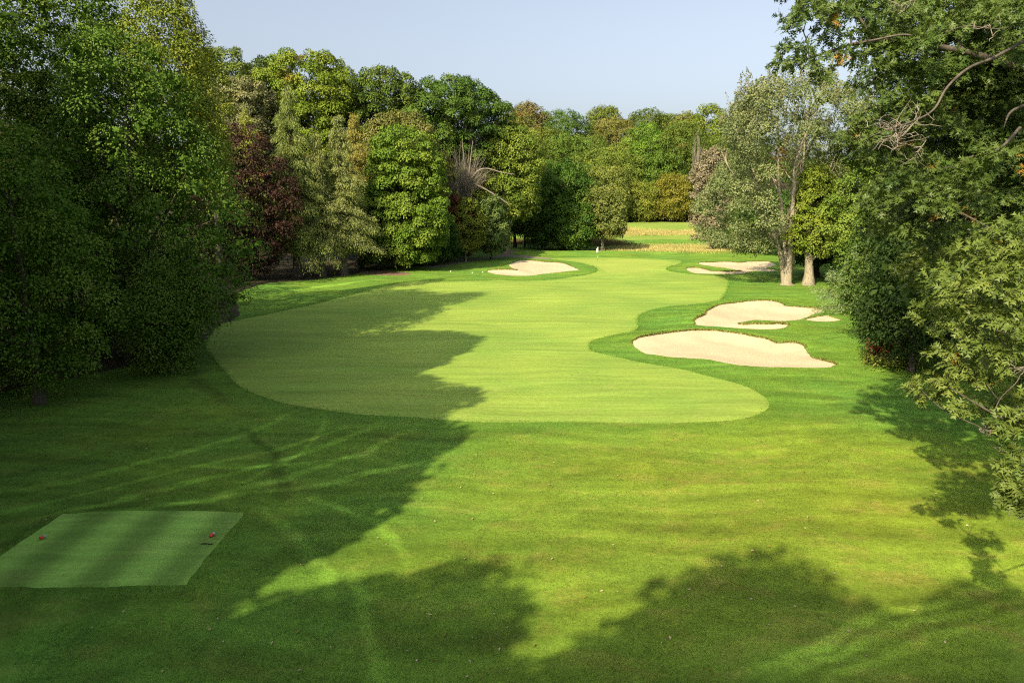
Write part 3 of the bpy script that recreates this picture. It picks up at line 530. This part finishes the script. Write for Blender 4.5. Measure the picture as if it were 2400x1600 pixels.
# the hillside behind the green
for i, (px, d, top, hw, bot, col, al, lab) in enumerate([
 (1206, 262, 262, 40, 420, OL, rusty(-.05, .4, .3), 'dull green hillside tree with rusty patches beside the yellow green maple'),
 (1237, 285, 240, 28, 330, (.10, .075, .04), None, 'reddest treetop on the far skyline'),
 (1232, 240, 300, 52, 470, (.095, .115, .022), rusty(-.22, .3, .25), 'olive tree with orange sprigs below the reddest treetop'),
 (1316, 285, 256, 42, 380, DG, None, 'dark green treetop on the skyline next to the reddest one'),
 (1284, 268, 300, 34, 400, (.08, .10, .02), None, 'olive treetop below the dark green skyline treetop'),
 (1358, 300, 312, 30, 420, (.075, .105, .02), None, 'low green treetop at the dip of the skyline'),
 (1413, 310, 250, 27, 330, (.075, .095, .02), None, 'small domed treetop standing alone above the far skyline'),
 (1436, 290, 276, 50, 400, OB, rusty(-.1, .3, .3), 'broad orange brown tree high on the hillside'),
 (1510, 305, 252, 34, 380, (.05, .07, .015), None, 'dark pointed treetop near the middle of the far skyline'),
 (1556, 312, 268, 32, 360, (.075, .095, .02), None, 'rounded olive treetop right beside the dark pointed one'),
 (1600, 300, 262, 34, 400, OL, rusty(-.25, .4, .3), 'olive brown treetop beyond the textured hillside tree'),
 (1652, 292, 244, 40, 400, (.09, .12, .015), rusty(-.3, .6, .3), 'green and gold treetop ending the skyline by the silvery tree'),
 (1509, 262, 288, 46, 420, (.06, .115, .013), None, 'bright green hillside tree below the orange brown one'),
 (1590, 256, 284, 46, 440, (.055, .08, .014), None, 'tall dark tree with layered boughs behind the orange yellow tree'),
 (1540, 250, 352, 44, 470, (.05, .09, .014), None, 'deep green tree between the two tall hillside trees'),
 (1420, 250, 348, 62, 460, (.09, .12, .022), None, 'broad light olive tree in the middle of the hillside'),
 (1318, 258, 312, 52, 440, (.06, .10, .016), None, 'green hillside tree below the olive treetop'),
 (1270, 225, 380, 50, 520, (.075, .105, .018), rusty(-.3, .3, .3), 'green tree with a few rusty leaves above the red leaved tree'),
 (1345, 240, 385, 46, 500, (.08, .10, .03), None, 'muted green tree behind the big deep green maple'),
 (1426, 236, 388, 46, 520, (.095, .11, .028), None, 'pale olive tree above the round tree by the flag'),
 (1502, 240, 425, 36, 518, (.11, .125, .02), rusty(-.15, .3, .4), 'yellow olive tree at the top of the far fairway'),
 (1575, 239, 405, 38, 514, (.112, .10, .015), rusty(-.35, .4, .4), 'orange yellow tree at the top of the far fairway'),
 (1590, 244, 462, 42, 522, (.05, .09, .014), None, 'low dark green tree under the orange yellow tree'),
 (1462, 262, 330, 40, 420, (.085, .11, .02), None, 'green tree under the broad orange brown tree'),
 (1385, 276, 318, 42, 400, (.07, .10, .02), rusty(-.3, .3, .3), 'green treetop under the dip of the skyline'),
 (1475, 244, 470, 30, 522, (.075, .085, .03), None, 'dull shrubby tree at the wood edge under the yellow olive tree'),
 (1618, 262, 350, 40, 470, (.06, .09, .015), None, 'green tree between the silvery tree and the layered dark tree'),
 (1670, 270, 320, 44, 480, (.06, .09, .015), None, 'green tree half hidden behind the silvery tree'),
]): B('hillside_tree', lab, 'tree', px, d, top, hw * 1.3, max(bot, top + 2.7 * hw), (col[0] * .94 + .018, col[1] * .9 + .03, col[2] * .75 + .005), 200 + i, None, 44, group=HG, alt=al, nb=14, q=2.0)
twiggy('bare_tree', 'pale grey leafless tree at the edge of the silvery tree', 1632, 236, 420, 300, 14, 133, 40, th=.07)
# in front of the far fairway
B('maple_tree', 'big deep green maple with leaves to the ground behind the green', 'tree', 1322, 160, 372, 72, 582, (.042, .085, .012), 231, .36, 80, group=WG, nb=20)
B('maple_tree', 'dark maple in shade between the red leaved tree and the deep green maple', 'tree', 1270, 163, 450, 44, 584, DG, 232, .36, 44, group=WG)
B('maple_tree', 'red leaved maple with a black trunk beside the cart path', 'tree', 1230, 168, 438, 32, 545, (.10, .035, .018), 233, .36, 40, group=WG, bark='dark')
B('maple_tree', 'dark shaded tree on a black trunk at the mouth of the cart path', 'tree', 1207, 166, 400, 46, 548, (.04, .07, .013), 234, .36, 45, group=WG, bark='dark', r0=.42)
B('maple_tree', 'small round olive tree with a pale trunk behind the flag', 'tree', 1415, 157, 438, 48, 556, (.10, .12, .028), 235, .34, 55, group=WG, bark='pale', nb=26, r0=.34)
B('maple_tree', 'low bright green maple leaning over the berm under the deep green maple', 'tree', 1352, 156, 470, 38, 580, (.07, .12, .014), 236, .34, 40, group=WG)
# beside the bunkers
B('maple_tree', 'pinkish grey tree beside the silvery tree with boughs over the tan grass', 'tree', 1672, 150, 345, 50, 572, PG, 240, .32, 60, group='trees beside the bunkers', bark='pale')
B('maple_tree', 'grey green tree leaning out under the pinkish grey tree', 'tree', 1722, 148, 400, 54, 590, (.10, .12, .055), 241, .32, 55, group='trees beside the bunkers', bark='pale')
B('maple_tree', 'dark green tree in the shade behind the split silvery trunk', 'tree', 1795, 142, 440, 66, 600, DG, 242, .3, 45, group='trees beside the bunkers')
B('ash_tree', 'yellow green tree with a stout pale trunk next to the split silvery one', 'tree', 1910, 88, 385, 50, 600, (.12, .16, .018), 243, .22, 62, group='trees beside the bunkers', bark='pale', r0=.62)
B('maple_tree', 'tall yellow green tree behind the stout pale trunk', 'tree', 2000, 96, 300, 74, 600, (.11, .145, .025), 244, .25, 60, group='trees beside the bunkers')
B('maple_tree', 'dark tree with a shaded trunk just behind the stout pale trunk', 'tree', 1925, 98, 470, 66, 620, DG, 245, .25, 45, group='trees beside the bunkers', bark='dark', r0=.5)
B('maple_tree', 'mid green tree between the silvery crown and the overhanging oak', 'tree', 2080, 78, 330, 95, 640, (.09, .135, .02), 246, .22, 60, group='trees beside the bunkers')
larch('pine_tree', 'soft blue green pine reaching low boughs over the rough by the tongue bunker', 2045, 63, 560, 118, 715, (.11, .16, .06), 247, 80, 80, .42, 'trees beside the bunkers', droop=.35, cat='pine')
B('maple_tree', 'dense dark broadleaf tree in shade below the oak limb', 'tree', 2180, 41, 510, 130, 830, (.02, .038, .009), 248, .17, 75, nl=16, spr=.48, group='trees beside the bunkers')  # leaves coloured extra dark to paint the shade under the oak
B('maple_tree', 'sunlit dense tree between the pine and the oak', 'tree', 2130, 50, 430, 110, 780, (.05, .085, .014), 249, .19, 70, nl=14, spr=.5, group='trees beside the bunkers')
B('sumac_bush', 'small orange red bush at the foot of the dense tree by the largest bunker', 'bush', 2098, 44.5, 800, 17, 848, (.26, .085, .03), 250, .13, 16, nl=12, spr=.3)
B('shrub', 'low yellow green shrub spreading beside the orange red bush', 'bush', 2120, 43, 830, 52, 882, (.10, .12, .02), 251, .13, 22, nl=12, spr=.34)
B('maple_tree', 'tall dark tree filling the gap behind the oak limb', 'tree', 2340, 46, -120, 215, 850, (.014, .026, .007), 252, .2, 80, nl=14, spr=.55, group='trees beside the bunkers')  # filler crown, leaf colour nearly black to paint the oak's shaded interior
# silvery maple with a split trunk: five stems, silvery crown, upright shoots on top
def silver():
    g = np.random.default_rng(300); d = 88.5; b, t = pt(1842, 667, d); z = float(h0(b[0], d)) - .1; org = np.array([b[0], d, z])
    root = thing('silver_maple_tree', 'large silvery green maple with a pale trunk split into several upright stems', 'tree', org, 'trees beside the bunkers'); tb = Tubes()
    W3 = lambda L: np.array([pt(px, py, d + o)[0] for px, py, o in L]) - org
    stems = [([(1838, 668, -.1), (1832, 610, -.1), (1812, 540, -.2), (1785, 478, -.6), (1770, 415, -1), (1742, 320, -1.2)], .42), ([(1842, 668, .1), (1840, 600, .1), (1836, 520, .4), (1826, 430, .6), (1822, 320, .6), (1815, 240, .5)], .36),
             ([(1848, 668, -.2), (1851, 600, -.2), (1856, 520, -.3), (1861, 440, -.5), (1866, 380, -.6), (1900, 290, -1), (1930, 230, -1)], .46), ([(1845, 668, .3), (1845, 600, .4), (1850, 500, 1.2), (1880, 400, 2), (1890, 260, 2.5)], .34),
             ([(1850, 668, .2), (1858, 610, .3), (1872, 550, .6), (1920, 450, 1), (1960, 360, 1.5)], .26), ([(1834, 590, -.4), (1815, 575, -.8), (1790, 558, -1.4)], .13), ([(1815, 545, -.3), (1780, 500, -1.4), (1740, 440, -2.2), (1700, 380, -2.5)], .2)]
    for L, r in stems:
        Q = curve(W3(L), 6); tb.add(Q, np.linspace(r * .92, .05, len(Q)), 9)
        for _ in range(7):
            i = g.integers(len(Q) // 3, len(Q) - 1); e = Q[i] + np.array([g.normal(0, 2.2), g.normal(0, 2.2), g.uniform(1.5, 4)]); tb.add(curve([Q[i], (Q[i] + e) / 2 + g.normal(0, .25, 3), e], 4), np.linspace(.1, .025, 9), 5)
    tb.add(W3([(1843, 671, 0), (1843, 664, 0), (1843, 650, 0), (1843, 625, 0)]), [1.25, .72, .58, .45], 12)
    link('trunk', tb.mesh('trunk'), M['pale'], root)
    H = pt(1842, 182, d)[0][2] - z; W = 178 / FPX * t; zb = pt(1842, 600, d)[0][2] - z
    C, rl = lumps_for(g, H, W, zb, 62, .9, 2.2, (.11, .2)); C[:, 0] -= .4
    hole = (np.abs(C[:, 0] - .2) < 2.6 + .9 * rl) & (C[:, 1] < 2.6) & (C[:, 2] < pt(1842, 345, d)[0][2] - z); C, rl = C[~hole], rl[~hole]
    up = np.where(C[:, 2] > zb + (H - zb) * .55)[0]; P0 = []; A0 = []
    for _ in range(300):                                              # upright leafy shoots
        i = up[g.integers(len(up))]; c = C[i] + nrm(g.normal(size=3)) * rl[i] * np.array([1, 1, .5]); o = nrm(c * np.array([1, 1, 0])) * .35 + np.array([0, 0, 1]) + g.normal(0, .12, 3)
        ln = g.uniform(1.4, 2.9); f = g.uniform(0, 1, 46)[:, None]; P0.append(c + o * ln * f + g.normal(0, .16, (46, 3)) * (1.1 - f)); A0.append(np.repeat(o[None], 46, 0))
    P0 = np.concatenate(P0); A0 = np.concatenate(A0); n = len(P0)
    me1 = foliage(g, 'crown', C, rl, .5, 16, .22, 6.2, .95, droop=.05, up=.3)
    cr = link('crown', me1, M['leaf'], root); cr.color = (*SI, 1)
    sh = link('shoots', leaves('shoots', P0, A0 * .4 + g.normal(0, .6, (n, 3)), g.normal(size=(n, 3)), .22 * g.uniform(.7, 1.3, n), T_DIA, g.uniform(.3, .9, n), np.zeros(n)), M['leaf'], root); sh.color = (.15, .16, .08, 1)
silver()
# the oaks that lean in beside the camera
def oak(name, label, base, H, lumps, seed, leaf, dens, limbs_px=(), twigs=(), col=(.064, .105, .018), tilt=.55, extra_lumps=()):
    g = np.random.default_rng(seed); x, y = base; z = float(h0(x, y)) - .1; org = np.array([x, y, z]); root = thing(name, label, 'oak', org); tb = Tubes(); tws = []
    tz = np.linspace(0, H, 8); tr = np.column_stack([.25 * np.sin(tz * .4), .2 * np.sin(tz * .3 + 1) - .2, tz]); rad = np.linspace(.52, .06, 8); rad[0] *= 1.4; tb.add(curve(tr, 3), np.interp(np.linspace(0, 1, 22), np.linspace(0, 1, 8), rad), 10)
    C = []; rl = []
    for px, py, d, r in lumps:
        c, t = pt(px, py, d); C.append(c - org); rl.append(r)
    for (cx, cy, cz, r) in extra_lumps: C.append(np.array([cx, cy, cz]) - org); rl.append(r)
    C = np.array(C); rl = np.array(rl)
    order = [int(np.argmax(np.hypot(C[:, 0], C[:, 1])))]; net = [np.column_stack([np.interp(np.linspace(0, H, 40), tz, tr[:, j]) for j in range(3)])]; nr = [np.interp(np.linspace(0, H, 40), tz, rad)]
    dm = np.linalg.norm(C - C[order[0]], axis=1)
    while len(order) < len(C): order.append(int(np.argmax(dm))); dm = np.minimum(dm, np.linalg.norm(C - C[order[-1]], axis=1))
    for k, i in enumerate(order):
        c = C[i]; A = np.concatenate(net); Ra = np.concatenate(nr); hd = np.linalg.norm(A[:, :2] - c[:2], axis=1)
        cost = np.linalg.norm(A - c, axis=1) + 2.5 * np.maximum(0, A[:, 2] - c[2] + .15 * hd) + (0 if k > 5 else 8 * (np.hypot(A[:, 0], A[:, 1]) > .8)); j = int(np.argmin(cost)); s = A[j]; L_ = np.linalg.norm(c - s)
        Q = curve([s, s + (c - s) * .35 + [0, 0, .06 * L_] + g.normal(0, .05 * L_, 3), s + (c - s) * .7 + g.normal(0, .06 * L_, 3) + [0, 0, .05 * L_], c], 5); ra = min(Ra[j] * .7, .022 + .011 * L_)
        rr = np.linspace(ra, .012, len(Q)); tb.add(Q, rr, 6); net.append(Q); nr.append(rr)
    for L, r0 in limbs_px:
        Q = curve(np.array([pt(*q)[0] for q in L]) - org, 6); tb.add(Q, np.linspace(r0, r0 * .25, len(Q)), 8)
    for px, py, d, r, n in twigs:                                     # bare dead twigs
        ta = Tubes(); c = pt(px, py, d)[0] - org
        for _ in range(n):
            a = nrm(np.array([g.normal(-.8, .6), g.normal(-.3, .4), g.normal(-.25, .5)])) * r * g.uniform(.5, 1); Q = curve([c, c + a * .5 + g.normal(0, .08, 3), c + a + np.array([0, 0, g.uniform(-.1, .25)])], 5); ta.add(Q, np.linspace(.012, .004, len(Q)), 4)
            for _k in range(3):
                j = g.integers(3, len(Q) - 1); e = Q[j] + nrm(g.normal(size=3)) * r * .3; ta.add([Q[j], (Q[j] + e) / 2 + g.normal(0, .04, 3), e], [.01, .008, .004], 4)
        tws.append(ta)
    P = []; D = []; N = []; S = []; T = []; Al = []
    lean = nrm(np.array([-.55, -.6, 0.]))
    for c, r in zip(C, rl):
        m = max(5, int(dens * r ** 2)); d_ = nrm(g.normal(size=(m, 3)) + lean * .45 + np.array([0, 0, .25])); d_[:, 2] = np.where(d_[:, 2] < -.5, -.5 * d_[:, 2], d_[:, 2])
        rp = c + d_ * r * g.uniform(.35, 1, (m, 1)) ** .45 * np.array([1, 1, .62]); axis = nrm(d_ * [1, 1, .35] + .35 * g.normal(size=(m, 3)) + [0, 0, .12]); lt = g.uniform(0, .3)
        for k in range(m):
            q = 9; th = np.arange(q) * 2 * PI / q + g.uniform(0, 6); a = axis[k]; e1 = nrm(np.cross(a, [0, 0, 1.])); e2 = np.cross(e1, a)
            rdir = np.cos(th)[:, None] * e1 + np.sin(th)[:, None] * e2 * .75; dd = nrm(rdir + a * g.uniform(.25, .85, (q, 1)) - np.array([0, 0, .35]) + g.normal(0, .15, (q, 3)))
            nn = nrm(np.array([0, 0, tilt]) + a * .5 + .25 * g.normal(size=(q, 3))); P.append(np.repeat(rp[k][None], q, 0) + dd * leaf * .12 + a * leaf * g.uniform(-.5, .3, (q, 1))); D.append(dd); N.append(nn); S.append(leaf * g.uniform(.7, 1.25, q))
            T.append(np.clip(lt + g.uniform(.1, .4) + .25 * g.uniform(0, 1, q), 0, 1)); Al.append(np.full(q, .9 if g.uniform() < .012 else 0.) * g.uniform(.3, 1, q))
    cat_ = lambda v: np.concatenate(v)
    link('trunk', tb.mesh('trunk'), M['bark'], root)
    for q_ in tws: link('dead_twig', q_.mesh('dead_twig'), M['grey'], root)
    cr = link('crown', leaves('crown', cat_(P), cat_(D), cat_(N), cat_(S), T_OAK, cat_(T), cat_(Al)), M['oakleaf'], root); cr.color = (*col, 1); return root
LA_ = [(1888, 55, 18, .75), (1862, 128, 17.6, .55), (1900, 158, 17.5, .5), (1842, 152, 17.4, .3), (1935, 190, 17.4, .32), (1930, 20, 18.5, .7), (1880, -20, 18.5, .6), (1985, 70, 18.5, .85), (1985, 135, 18, .5), (2045, 30, 19, .9), (1960, -70, 19, .9),
 (2060, 110, 19, .8), (2045, 165, 18.5, .5), (2120, 60, 19.5, 1.0), (2110, 140, 19, .8), (2200, 30, 20, 1.1), (2215, 70, 17.6, .6), (2170, 105, 17.4, .5), (2290, 60, 20, 1.1), (2370, 40, 18, .9), (2385, 60, 16.5, .5), (2360, 130, 20, 1.1), (2150, 190, 19, .8), (2090, 215, 18.5, .55), (2230, 170, 20, 1.0), (2300, 180, 21, 1.1),
 (2160, 245, 18.2, .6), (2060, 262, 18, .5), (2110, 290, 18.5, .6), (2000, 290, 18, .38), (2040, 320, 18, .5), (1975, 330, 18.2, .3), (2200, 300, 20, .9), (2260, 250, 21, 1.0), (2340, 230, 22, 1.2), (2400, 200, 21, 1.2), (2300, 330, 21, 1.0), (2390, 320, 21, 1.1), (2010, 372, 18.4, .45), (2060, 390, 18.5, .5), (2120, 360, 19.5, .6),
 (2180, 400, 18.5, .7), (2100, 440, 18, .6), (2140, 470, 17.6, .6), (2230, 440, 17.8, .6), (2060, 480, 18, .5), (2200, 500, 17.8, .6), (2290, 395, 17, .5), (2330, 370, 16.6, .5), (2270, 470, 18.5, .6), (2180, 560, 18.5, .7), (2120, 540, 18.3, .6), (2250, 560, 19, .8), (2330, 480, 21, 1.1), (2400, 440, 21, 1.1), (2360, 560, 20, 1.0)]
LA_ += [(px + 25 * math.sin(px + py), py + 20 * math.cos(px * .3), 22 + 1.5 * math.sin(px * .7 + py), 1.25) for px in range(2110, 2440, 80) for py in range(-60, 620, 85)]
oak('oak_tree', 'large oak with a long bare limb crossing its dark crown, overhanging the skyline', (20.5, 23), 21, LA_, 310, .23, 52,
    [([(2420, 85, 19), (2330, 135, 17.6), (2270, 160, 17.2), (2220, 205, 17), (2190, 255, 16.9), (2150, 280, 16.8), (2080, 305, 16.7), (2040, 320, 16.6)], .042), ([(2420, 240, 20), (2370, 262, 19), (2352, 300, 18.6)], .05), ([(2390, 300, 19.5), (2340, 350, 18), (2270, 370, 17.4), (2235, 395, 17.2)], .045)],
    [(2140, 290, 16.8, 1.1, 9), (2100, 310, 16.7, .9, 8), (2170, 330, 16.8, .8, 5), (2320, 60, 16.5, .5, 3), (2110, 25, 17.5, .5, 4)],
    extra_lumps=[(14.5, 25, 17, 2.0), (17, 25, 14, 2.2), (19, 22, 18, 2.4), (20, 24, 11, 2.2), (17.5, 23, 19.5, 2.0)])
LB_ = [(2330, 560, 13.6, .5), (2380, 530, 13.4, .5), (2280, 600, 13.8, .42), (2350, 620, 13.2, .5), (2400, 600, 13, .5), (2240, 640, 14, .4), (2300, 670, 13.5, .45), (2370, 690, 13, .5), (2245, 700, 14, .38), (2320, 740, 13.4, .45), (2390, 760, 13, .5), (2260, 770, 14.2, .4), (2215, 820, 14.4, .36), (2290, 810, 13.8, .42), (2360, 830, 13.4, .45),
 (2250, 860, 14.2, .4), (2200, 885, 14.4, .34), (2180, 930, 14.6, .24), (2160, 915, 14.6, .22), (2230, 920, 14.2, .36), (2255, 955, 14, .26), (2320, 890, 14.2, .45), (2400, 850, 13.2, .5), (2340, 985, 12.6, .3), (2385, 950, 12.4, .4), (2370, 1010, 12.4, .36), (2410, 1000, 12.2, .4), (2365, 1085, 12.2, .24), (2395, 1070, 12, .34), (2385, 1130, 12, .28), (2370, 1165, 12, .14), (2410, 1150, 11.8, .3), (2395, 1185, 11.9, .14)]
oak('oak_tree', 'nearest oak with big sunlit lobed leaves hanging down to the rough', (16.2, 17.5), 13, LB_, 311, .24, 50, [([(2420, 1010, 12.3), (2340, 975, 12.8), (2270, 935, 13.6), (2215, 900, 14.2)], .035)],
    [(2330, 1000, 12.6, .42, 4), (2360, 1060, 12.3, .4, 3), (2400, 860, 13, .35, 4)], (.105, .15, .026), .6, [(13.5, 15, 8, 1.2), (14, 17, 6.5, 1.4), (13.2, 14, 10, 1.1), (14.5, 16, 11, 1.5), (13, 18.6, 8, 1.5), (14.5, 16, 8, 1.6), (12.8, 14.5, 7.2, 1.1), (16, 21.6, 8.5, 1.8), (16.5, 24, 7, 1.6), (15, 20, 6, 1.5), (14, 17.4, 4.8, 1.1), (11.2, 17, 8, 1.0), (11.6, 14.2, 7.6, .9), (13, 21, 8, 1.3), (12.2, 18.6, 7, 1.1), (11.8, 15.6, 6.3, .8), (13.4, 23, 9.5, 1.3), (12.4, 16.5, 5, .8), (17.5, 26, 6, 1.6), (18, 23, 5, 1.5)])
# trees outside the picture on the same side as the sun; they throw the long shadows over tee and rough
def shade(pos, H, W, seed, lab):
    g = np.random.default_rng(seed); x, y = pos; z = float(h0(x, y)) - .1; root = thing('maple_tree', lab, 'tree', (x, y, z), 'trees out of the picture behind the camera')
    C, rl = lumps_for(g, H, W, H * .1, 40, .8, 2.4, (.26, .42)); tb = Tubes(); limbs(g, tb, C, rl, H, H * .18, .34, 14); link('trunk', tb.mesh('trunk'), M['bark'], root)
    cr = link('crown', foliage(g, 'crown', C, rl, .9, 16, .58, 13), M['leaf'], root); cr.color = (*MG, 1)
for i, (x, y, H, W) in enumerate([(-27.5, 20.5, 29, 5), (-37, 33, 30, 6.2), (-19.6, 5.5, 20.5, 2.5), (-16.4, -7.2, 20.3, 3.7), (-23.3, -3.8, 20.8, 3.4), (-24, -10, 21, 4), (-9, -8.6, 21.5, 4.1), (-4.4, -10, 22, 3.7), (-27, 12, 25, 6), (-24.5, 3, 24, 4.3), (-29.5, -6, 24, 4.6), (-23, 10, 24, 4.6), (-36, 20, 27, 7), (-38, 4, 26, 7), (-40, -14, 26, 7), (-26, -18, 24, 6)]):
    shade((x, y), H, W, 400 + i, 'tall maple behind the camera shading the tee and the rough')
# ------------------------------------------------------------------ small things on the course
def box_tubes(name, segs, mat, parent, sides=12):
    tb = Tubes()
    for P, r in segs: tb.add(P, r, sides)
    return link(name, tb.mesh(name), M[mat], parent)
def put(px, py):
    p = at_up(px, py, .2) if py > 1200 else at(px, py); return p[0], p[1], float(hgt(np.array([p]))[0])
for px, py, lab, yaw in ((100, 1263, 'red tee marker on the darker edge strip of the tee', .6), (498, 1257, 'red tee marker next to the dark stick', .9)):
    x, y, z = put(px, py); root = thing('tee_marker', lab, 'tee marker', (x, y, z), 'pair of red tee markers on the tee')
    a = np.array([math.cos(yaw), math.sin(yaw), .35]); a /= np.linalg.norm(a); c0 = np.array([0, 0, .06])
    box_tubes('body', [([c0 - a * .08, c0 - a * .079, c0 + a * .03, c0 + a * .031], [.001, .048, .048, .001])], 'red', root, 16)
    box_tubes('cap', [([c0 + a * .032, c0 + a * .033, c0 + a * .075, c0 + a * .085, c0 + a * .086], [.001, .049, .049, .04, .001])], 'steel', root, 16)
    box_tubes('spike', [([[0, 0, -.06], [0, 0, .03]], .012)], 'steel', root, 8)
x, y, z = put(485, 1276); st = box_tubes('stick', [(curve([[x - .17, y, z + .02], [x - .05, y + .012, z + .03], [x + .08, y - .01, z + .022], [x + .17, y + .008, z + .016]], 4), np.linspace(.017, .011, 13))], 'twig', None, 7); tag(st, 'short dark stick lying on the mown tee', 'stick')
x, y, z = put(1401, 611); root = thing('golf_flag', 'white flag on a black and white striped flagstick standing in the green', 'golf flag', (x, y, z))
box_tubes('flagstick', [([[0, 0, -.05], [0, 0, 2.55]], .018)], 'white', root, 10)
for a, b in ((0, .55), (1.0, 1.5)): box_tubes('stripe', [([[0, 0, a + .001], [0, 0, a + .002], [0, 0, b], [0, 0, b + .001]], [.001, .023, .023, .001])], 'black', root, 10)
nu, nv = 12, 9; U, Vv = np.meshgrid(np.linspace(0, 1, nu), np.linspace(0, 1, nv)); fx = .02 + .34 * U * (1 - .25 * Vv); fz = 2.5 - .85 * Vv - .35 * U ** 1.3 * (1 - .3 * Vv); fy = .06 * np.sin(U * 7 + Vv * 2) * U
FV = np.stack([-fx * .8, fy, fz], -1).reshape(-1, 3); ii = (np.arange(nv - 1)[:, None] * nu + np.arange(nu - 1)[None]).ravel(); fl = link('flag', np_mesh('flag', FV, np.stack([ii, ii + 1, ii + nu + 1, ii + nu], -1), smooth=True), M['white'], root)
so = fl.modifiers.new('thick', 'SOLIDIFY'); so.thickness = .006
def ball(name, lab, px, py, r, grp):
    import bmesh
    x, y, z = put(px, py); me = bpy.data.meshes.new(name); bm = bmesh.new(); bmesh.ops.create_icosphere(bm, subdivisions=3, radius=r); bm.to_mesh(me); bm.free()
    for p in me.polygons: p.use_smooth = True
    o = link(name, me, M['white']); o.location = (x, y, z + r * .8); tag(o, lab, 'golf ball', grp)
for px, py, lab in ((1056, 637, 'white golf ball lying at the edge of the tree shade'), (1107, 640, 'white golf ball midway between the tree shade and the tailed bunker'), (1131.5, 639, 'white golf ball closest to the tail of the bunker')): ball('golf_ball', lab, px, py, .075, 'white golf balls before the green')
# fallen leaves scattered over the rough
g = np.random.default_rng(77); d = 13 * (55 / 13) ** g.uniform(0, 1, 420); P = np.stack([g.uniform(-.8, .8, 420) * d, d], -1); P = P[~inside(P, FAIR)]; n = len(P)
lf = link('fallen_leaves', leaves('fallen_leaves', np.column_stack([P, hgt(P) + .05]), np.column_stack([g.normal(size=(n, 2)), g.normal(0, .2, n)]), np.column_stack([g.normal(0, .4, (n, 2)), np.ones(n)]), g.uniform(.05, .11, n), T_DIA, g.uniform(0, 1, n), (g.uniform(0, 1, n) < .35).astype(float)), M['leafy']); lf.color = (.40, .34, .2, 1); lf['kind'] = 'stuff'
# the deep wood behind the named trees: one mass
def wood(name, spots, seed, leaf, col):
    g = np.random.default_rng(seed); Cs = []; rs = []
    for x, y, H, W in spots:
        z = float(h0(x, y)); C, rl = lumps_for(g, H, W, H * .15, 16, lr=(.26, .42)); Cs.append(C + [x, y, z]); rs.append(rl)
    C = np.concatenate(Cs); rl = np.concatenate(rs)
    o = link(name, foliage(g, name, C, rl, leaf * 2.6, 9, leaf, 3.4, alt_fn=lambda P, q: np.clip(np.sin(P[:, 0] * .13) * np.sin(P[:, 1] * .11 + 1) * 1.5 - .7, 0, .7)), M['leaf']); o.color = (*col, 1); o['kind'] = 'stuff'
g = np.random.default_rng(88)
wood('woodland', [(x + g.normal(0, 2), y + g.normal(0, 2), g.uniform(15, 20), g.uniform(4.5, 6)) for x, y in [(-38, 92), (-46, 100), (-36, 108), (-48, 114), (-34, 120), (-44, 128), (-30, 130), (-22, 132), (-24, 142), (-36, 142), (-16, 146), (-26, 154), (-50, 88), (-58, 100), (-62, 116), (-58, 132), (-40, 76), (-52, 70), (-44, 62), (-40, 50), (-50, 46), (-36, 40)]], 500, .5, DG)
wood('woodland', [(x + g.normal(0, 3), y + g.normal(0, 3), g.uniform(16, 20), g.uniform(6, 8)) for x in range(-60, 120, 13) for y in (262, 285, 308, 330)] + [(x + g.normal(0, 2), y + g.normal(0, 3), g.uniform(14, 18), 6.5) for x, y in [(-14, 180), (-10, 200), (-20, 190), (-6, 220), (-22, 215), (-18, 236), (-34, 200), (6, 246), (-30, 225)]], 501, .62, (.06, .085, .018))
wood('woodland', [(x + g.normal(0, 1.5), y + g.normal(0, 2), g.uniform(14, 19), g.uniform(5, 6.5)) for x, y in [(56, 95), (62, 104), (66, 88), (52, 108), (74, 100), (58, 78), (50, 68), (62, 66), (44, 56), (54, 54), (38, 46), (46, 42), (70, 120), (58, 124), (84, 130), (90, 160), (76, 150), (100, 190), (92, 215), (36, 38), (30, 30)]], 502, .42, (.05, .08, .015))
# ------------------------------------------------------------------ light, sky, camera
AZ, EL = R(35), R(36)
v = Vector((math.sin(AZ) * math.cos(EL), math.cos(AZ) * math.cos(EL), -math.sin(EL)))
sl = bpy.data.lights.new('sun', 'SUN'); sl.energy = 5.0; sl.angle = R(.55); sl.color = (1, .83, .57); so = bpy.data.objects.new('sun', sl); COL.objects.link(so); so.rotation_euler = v.to_track_quat('-Z', 'Y').to_euler(); so.location = (-40, -50, 60)
w = bpy.data.worlds.new('World'); sc.world = w; w.use_nodes = True; t = w.node_tree; t.nodes.clear()
sk = t.nodes.new('ShaderNodeTexSky'); sk.sky_type = 'NISHITA'; sk.sun_disc = False; sk.sun_elevation = EL; sk.sun_rotation = AZ + PI; sk.air_density = 1.0; sk.dust_density = 5.0; sk.ozone_density = 1.5
bg = t.nodes.new('ShaderNodeBackground'); bg.inputs[1].default_value = .12; wo = t.nodes.new('ShaderNodeOutputWorld'); hs = t.nodes.new('ShaderNodeHueSaturation'); hs.inputs['Saturation'].default_value = .6; t.links.new(sk.outputs[0], hs.inputs['Color']); t.links.new(hs.outputs[0], bg.inputs[0]); t.links.new(bg.outputs[0], wo.inputs[0])
cam = bpy.data.cameras.new('camera'); cam.lens = 24; cam.sensor_width = 36; cam.clip_end = 4000; co = bpy.data.objects.new('camera', cam); COL.objects.link(co); co.location = (0, 0, CAM_H); co.rotation_euler = (R(90) - TH, 0, 0); sc.camera = co
sc.view_settings.view_transform = 'Standard'; sc.view_settings.look = 'None'; sc.view_settings.exposure = .98; sc.view_settings.gamma = 1
sc.cycles.use_denoising = False; sc.cycles.filter_width = 1.15; sc.cycles.max_bounces = 6; sc.cycles.diffuse_bounces = 3; sc.cycles.transmission_bounces = 3; sc.cycles.glossy_bounces = 2; sc.cycles.transparent_max_bounces = 4
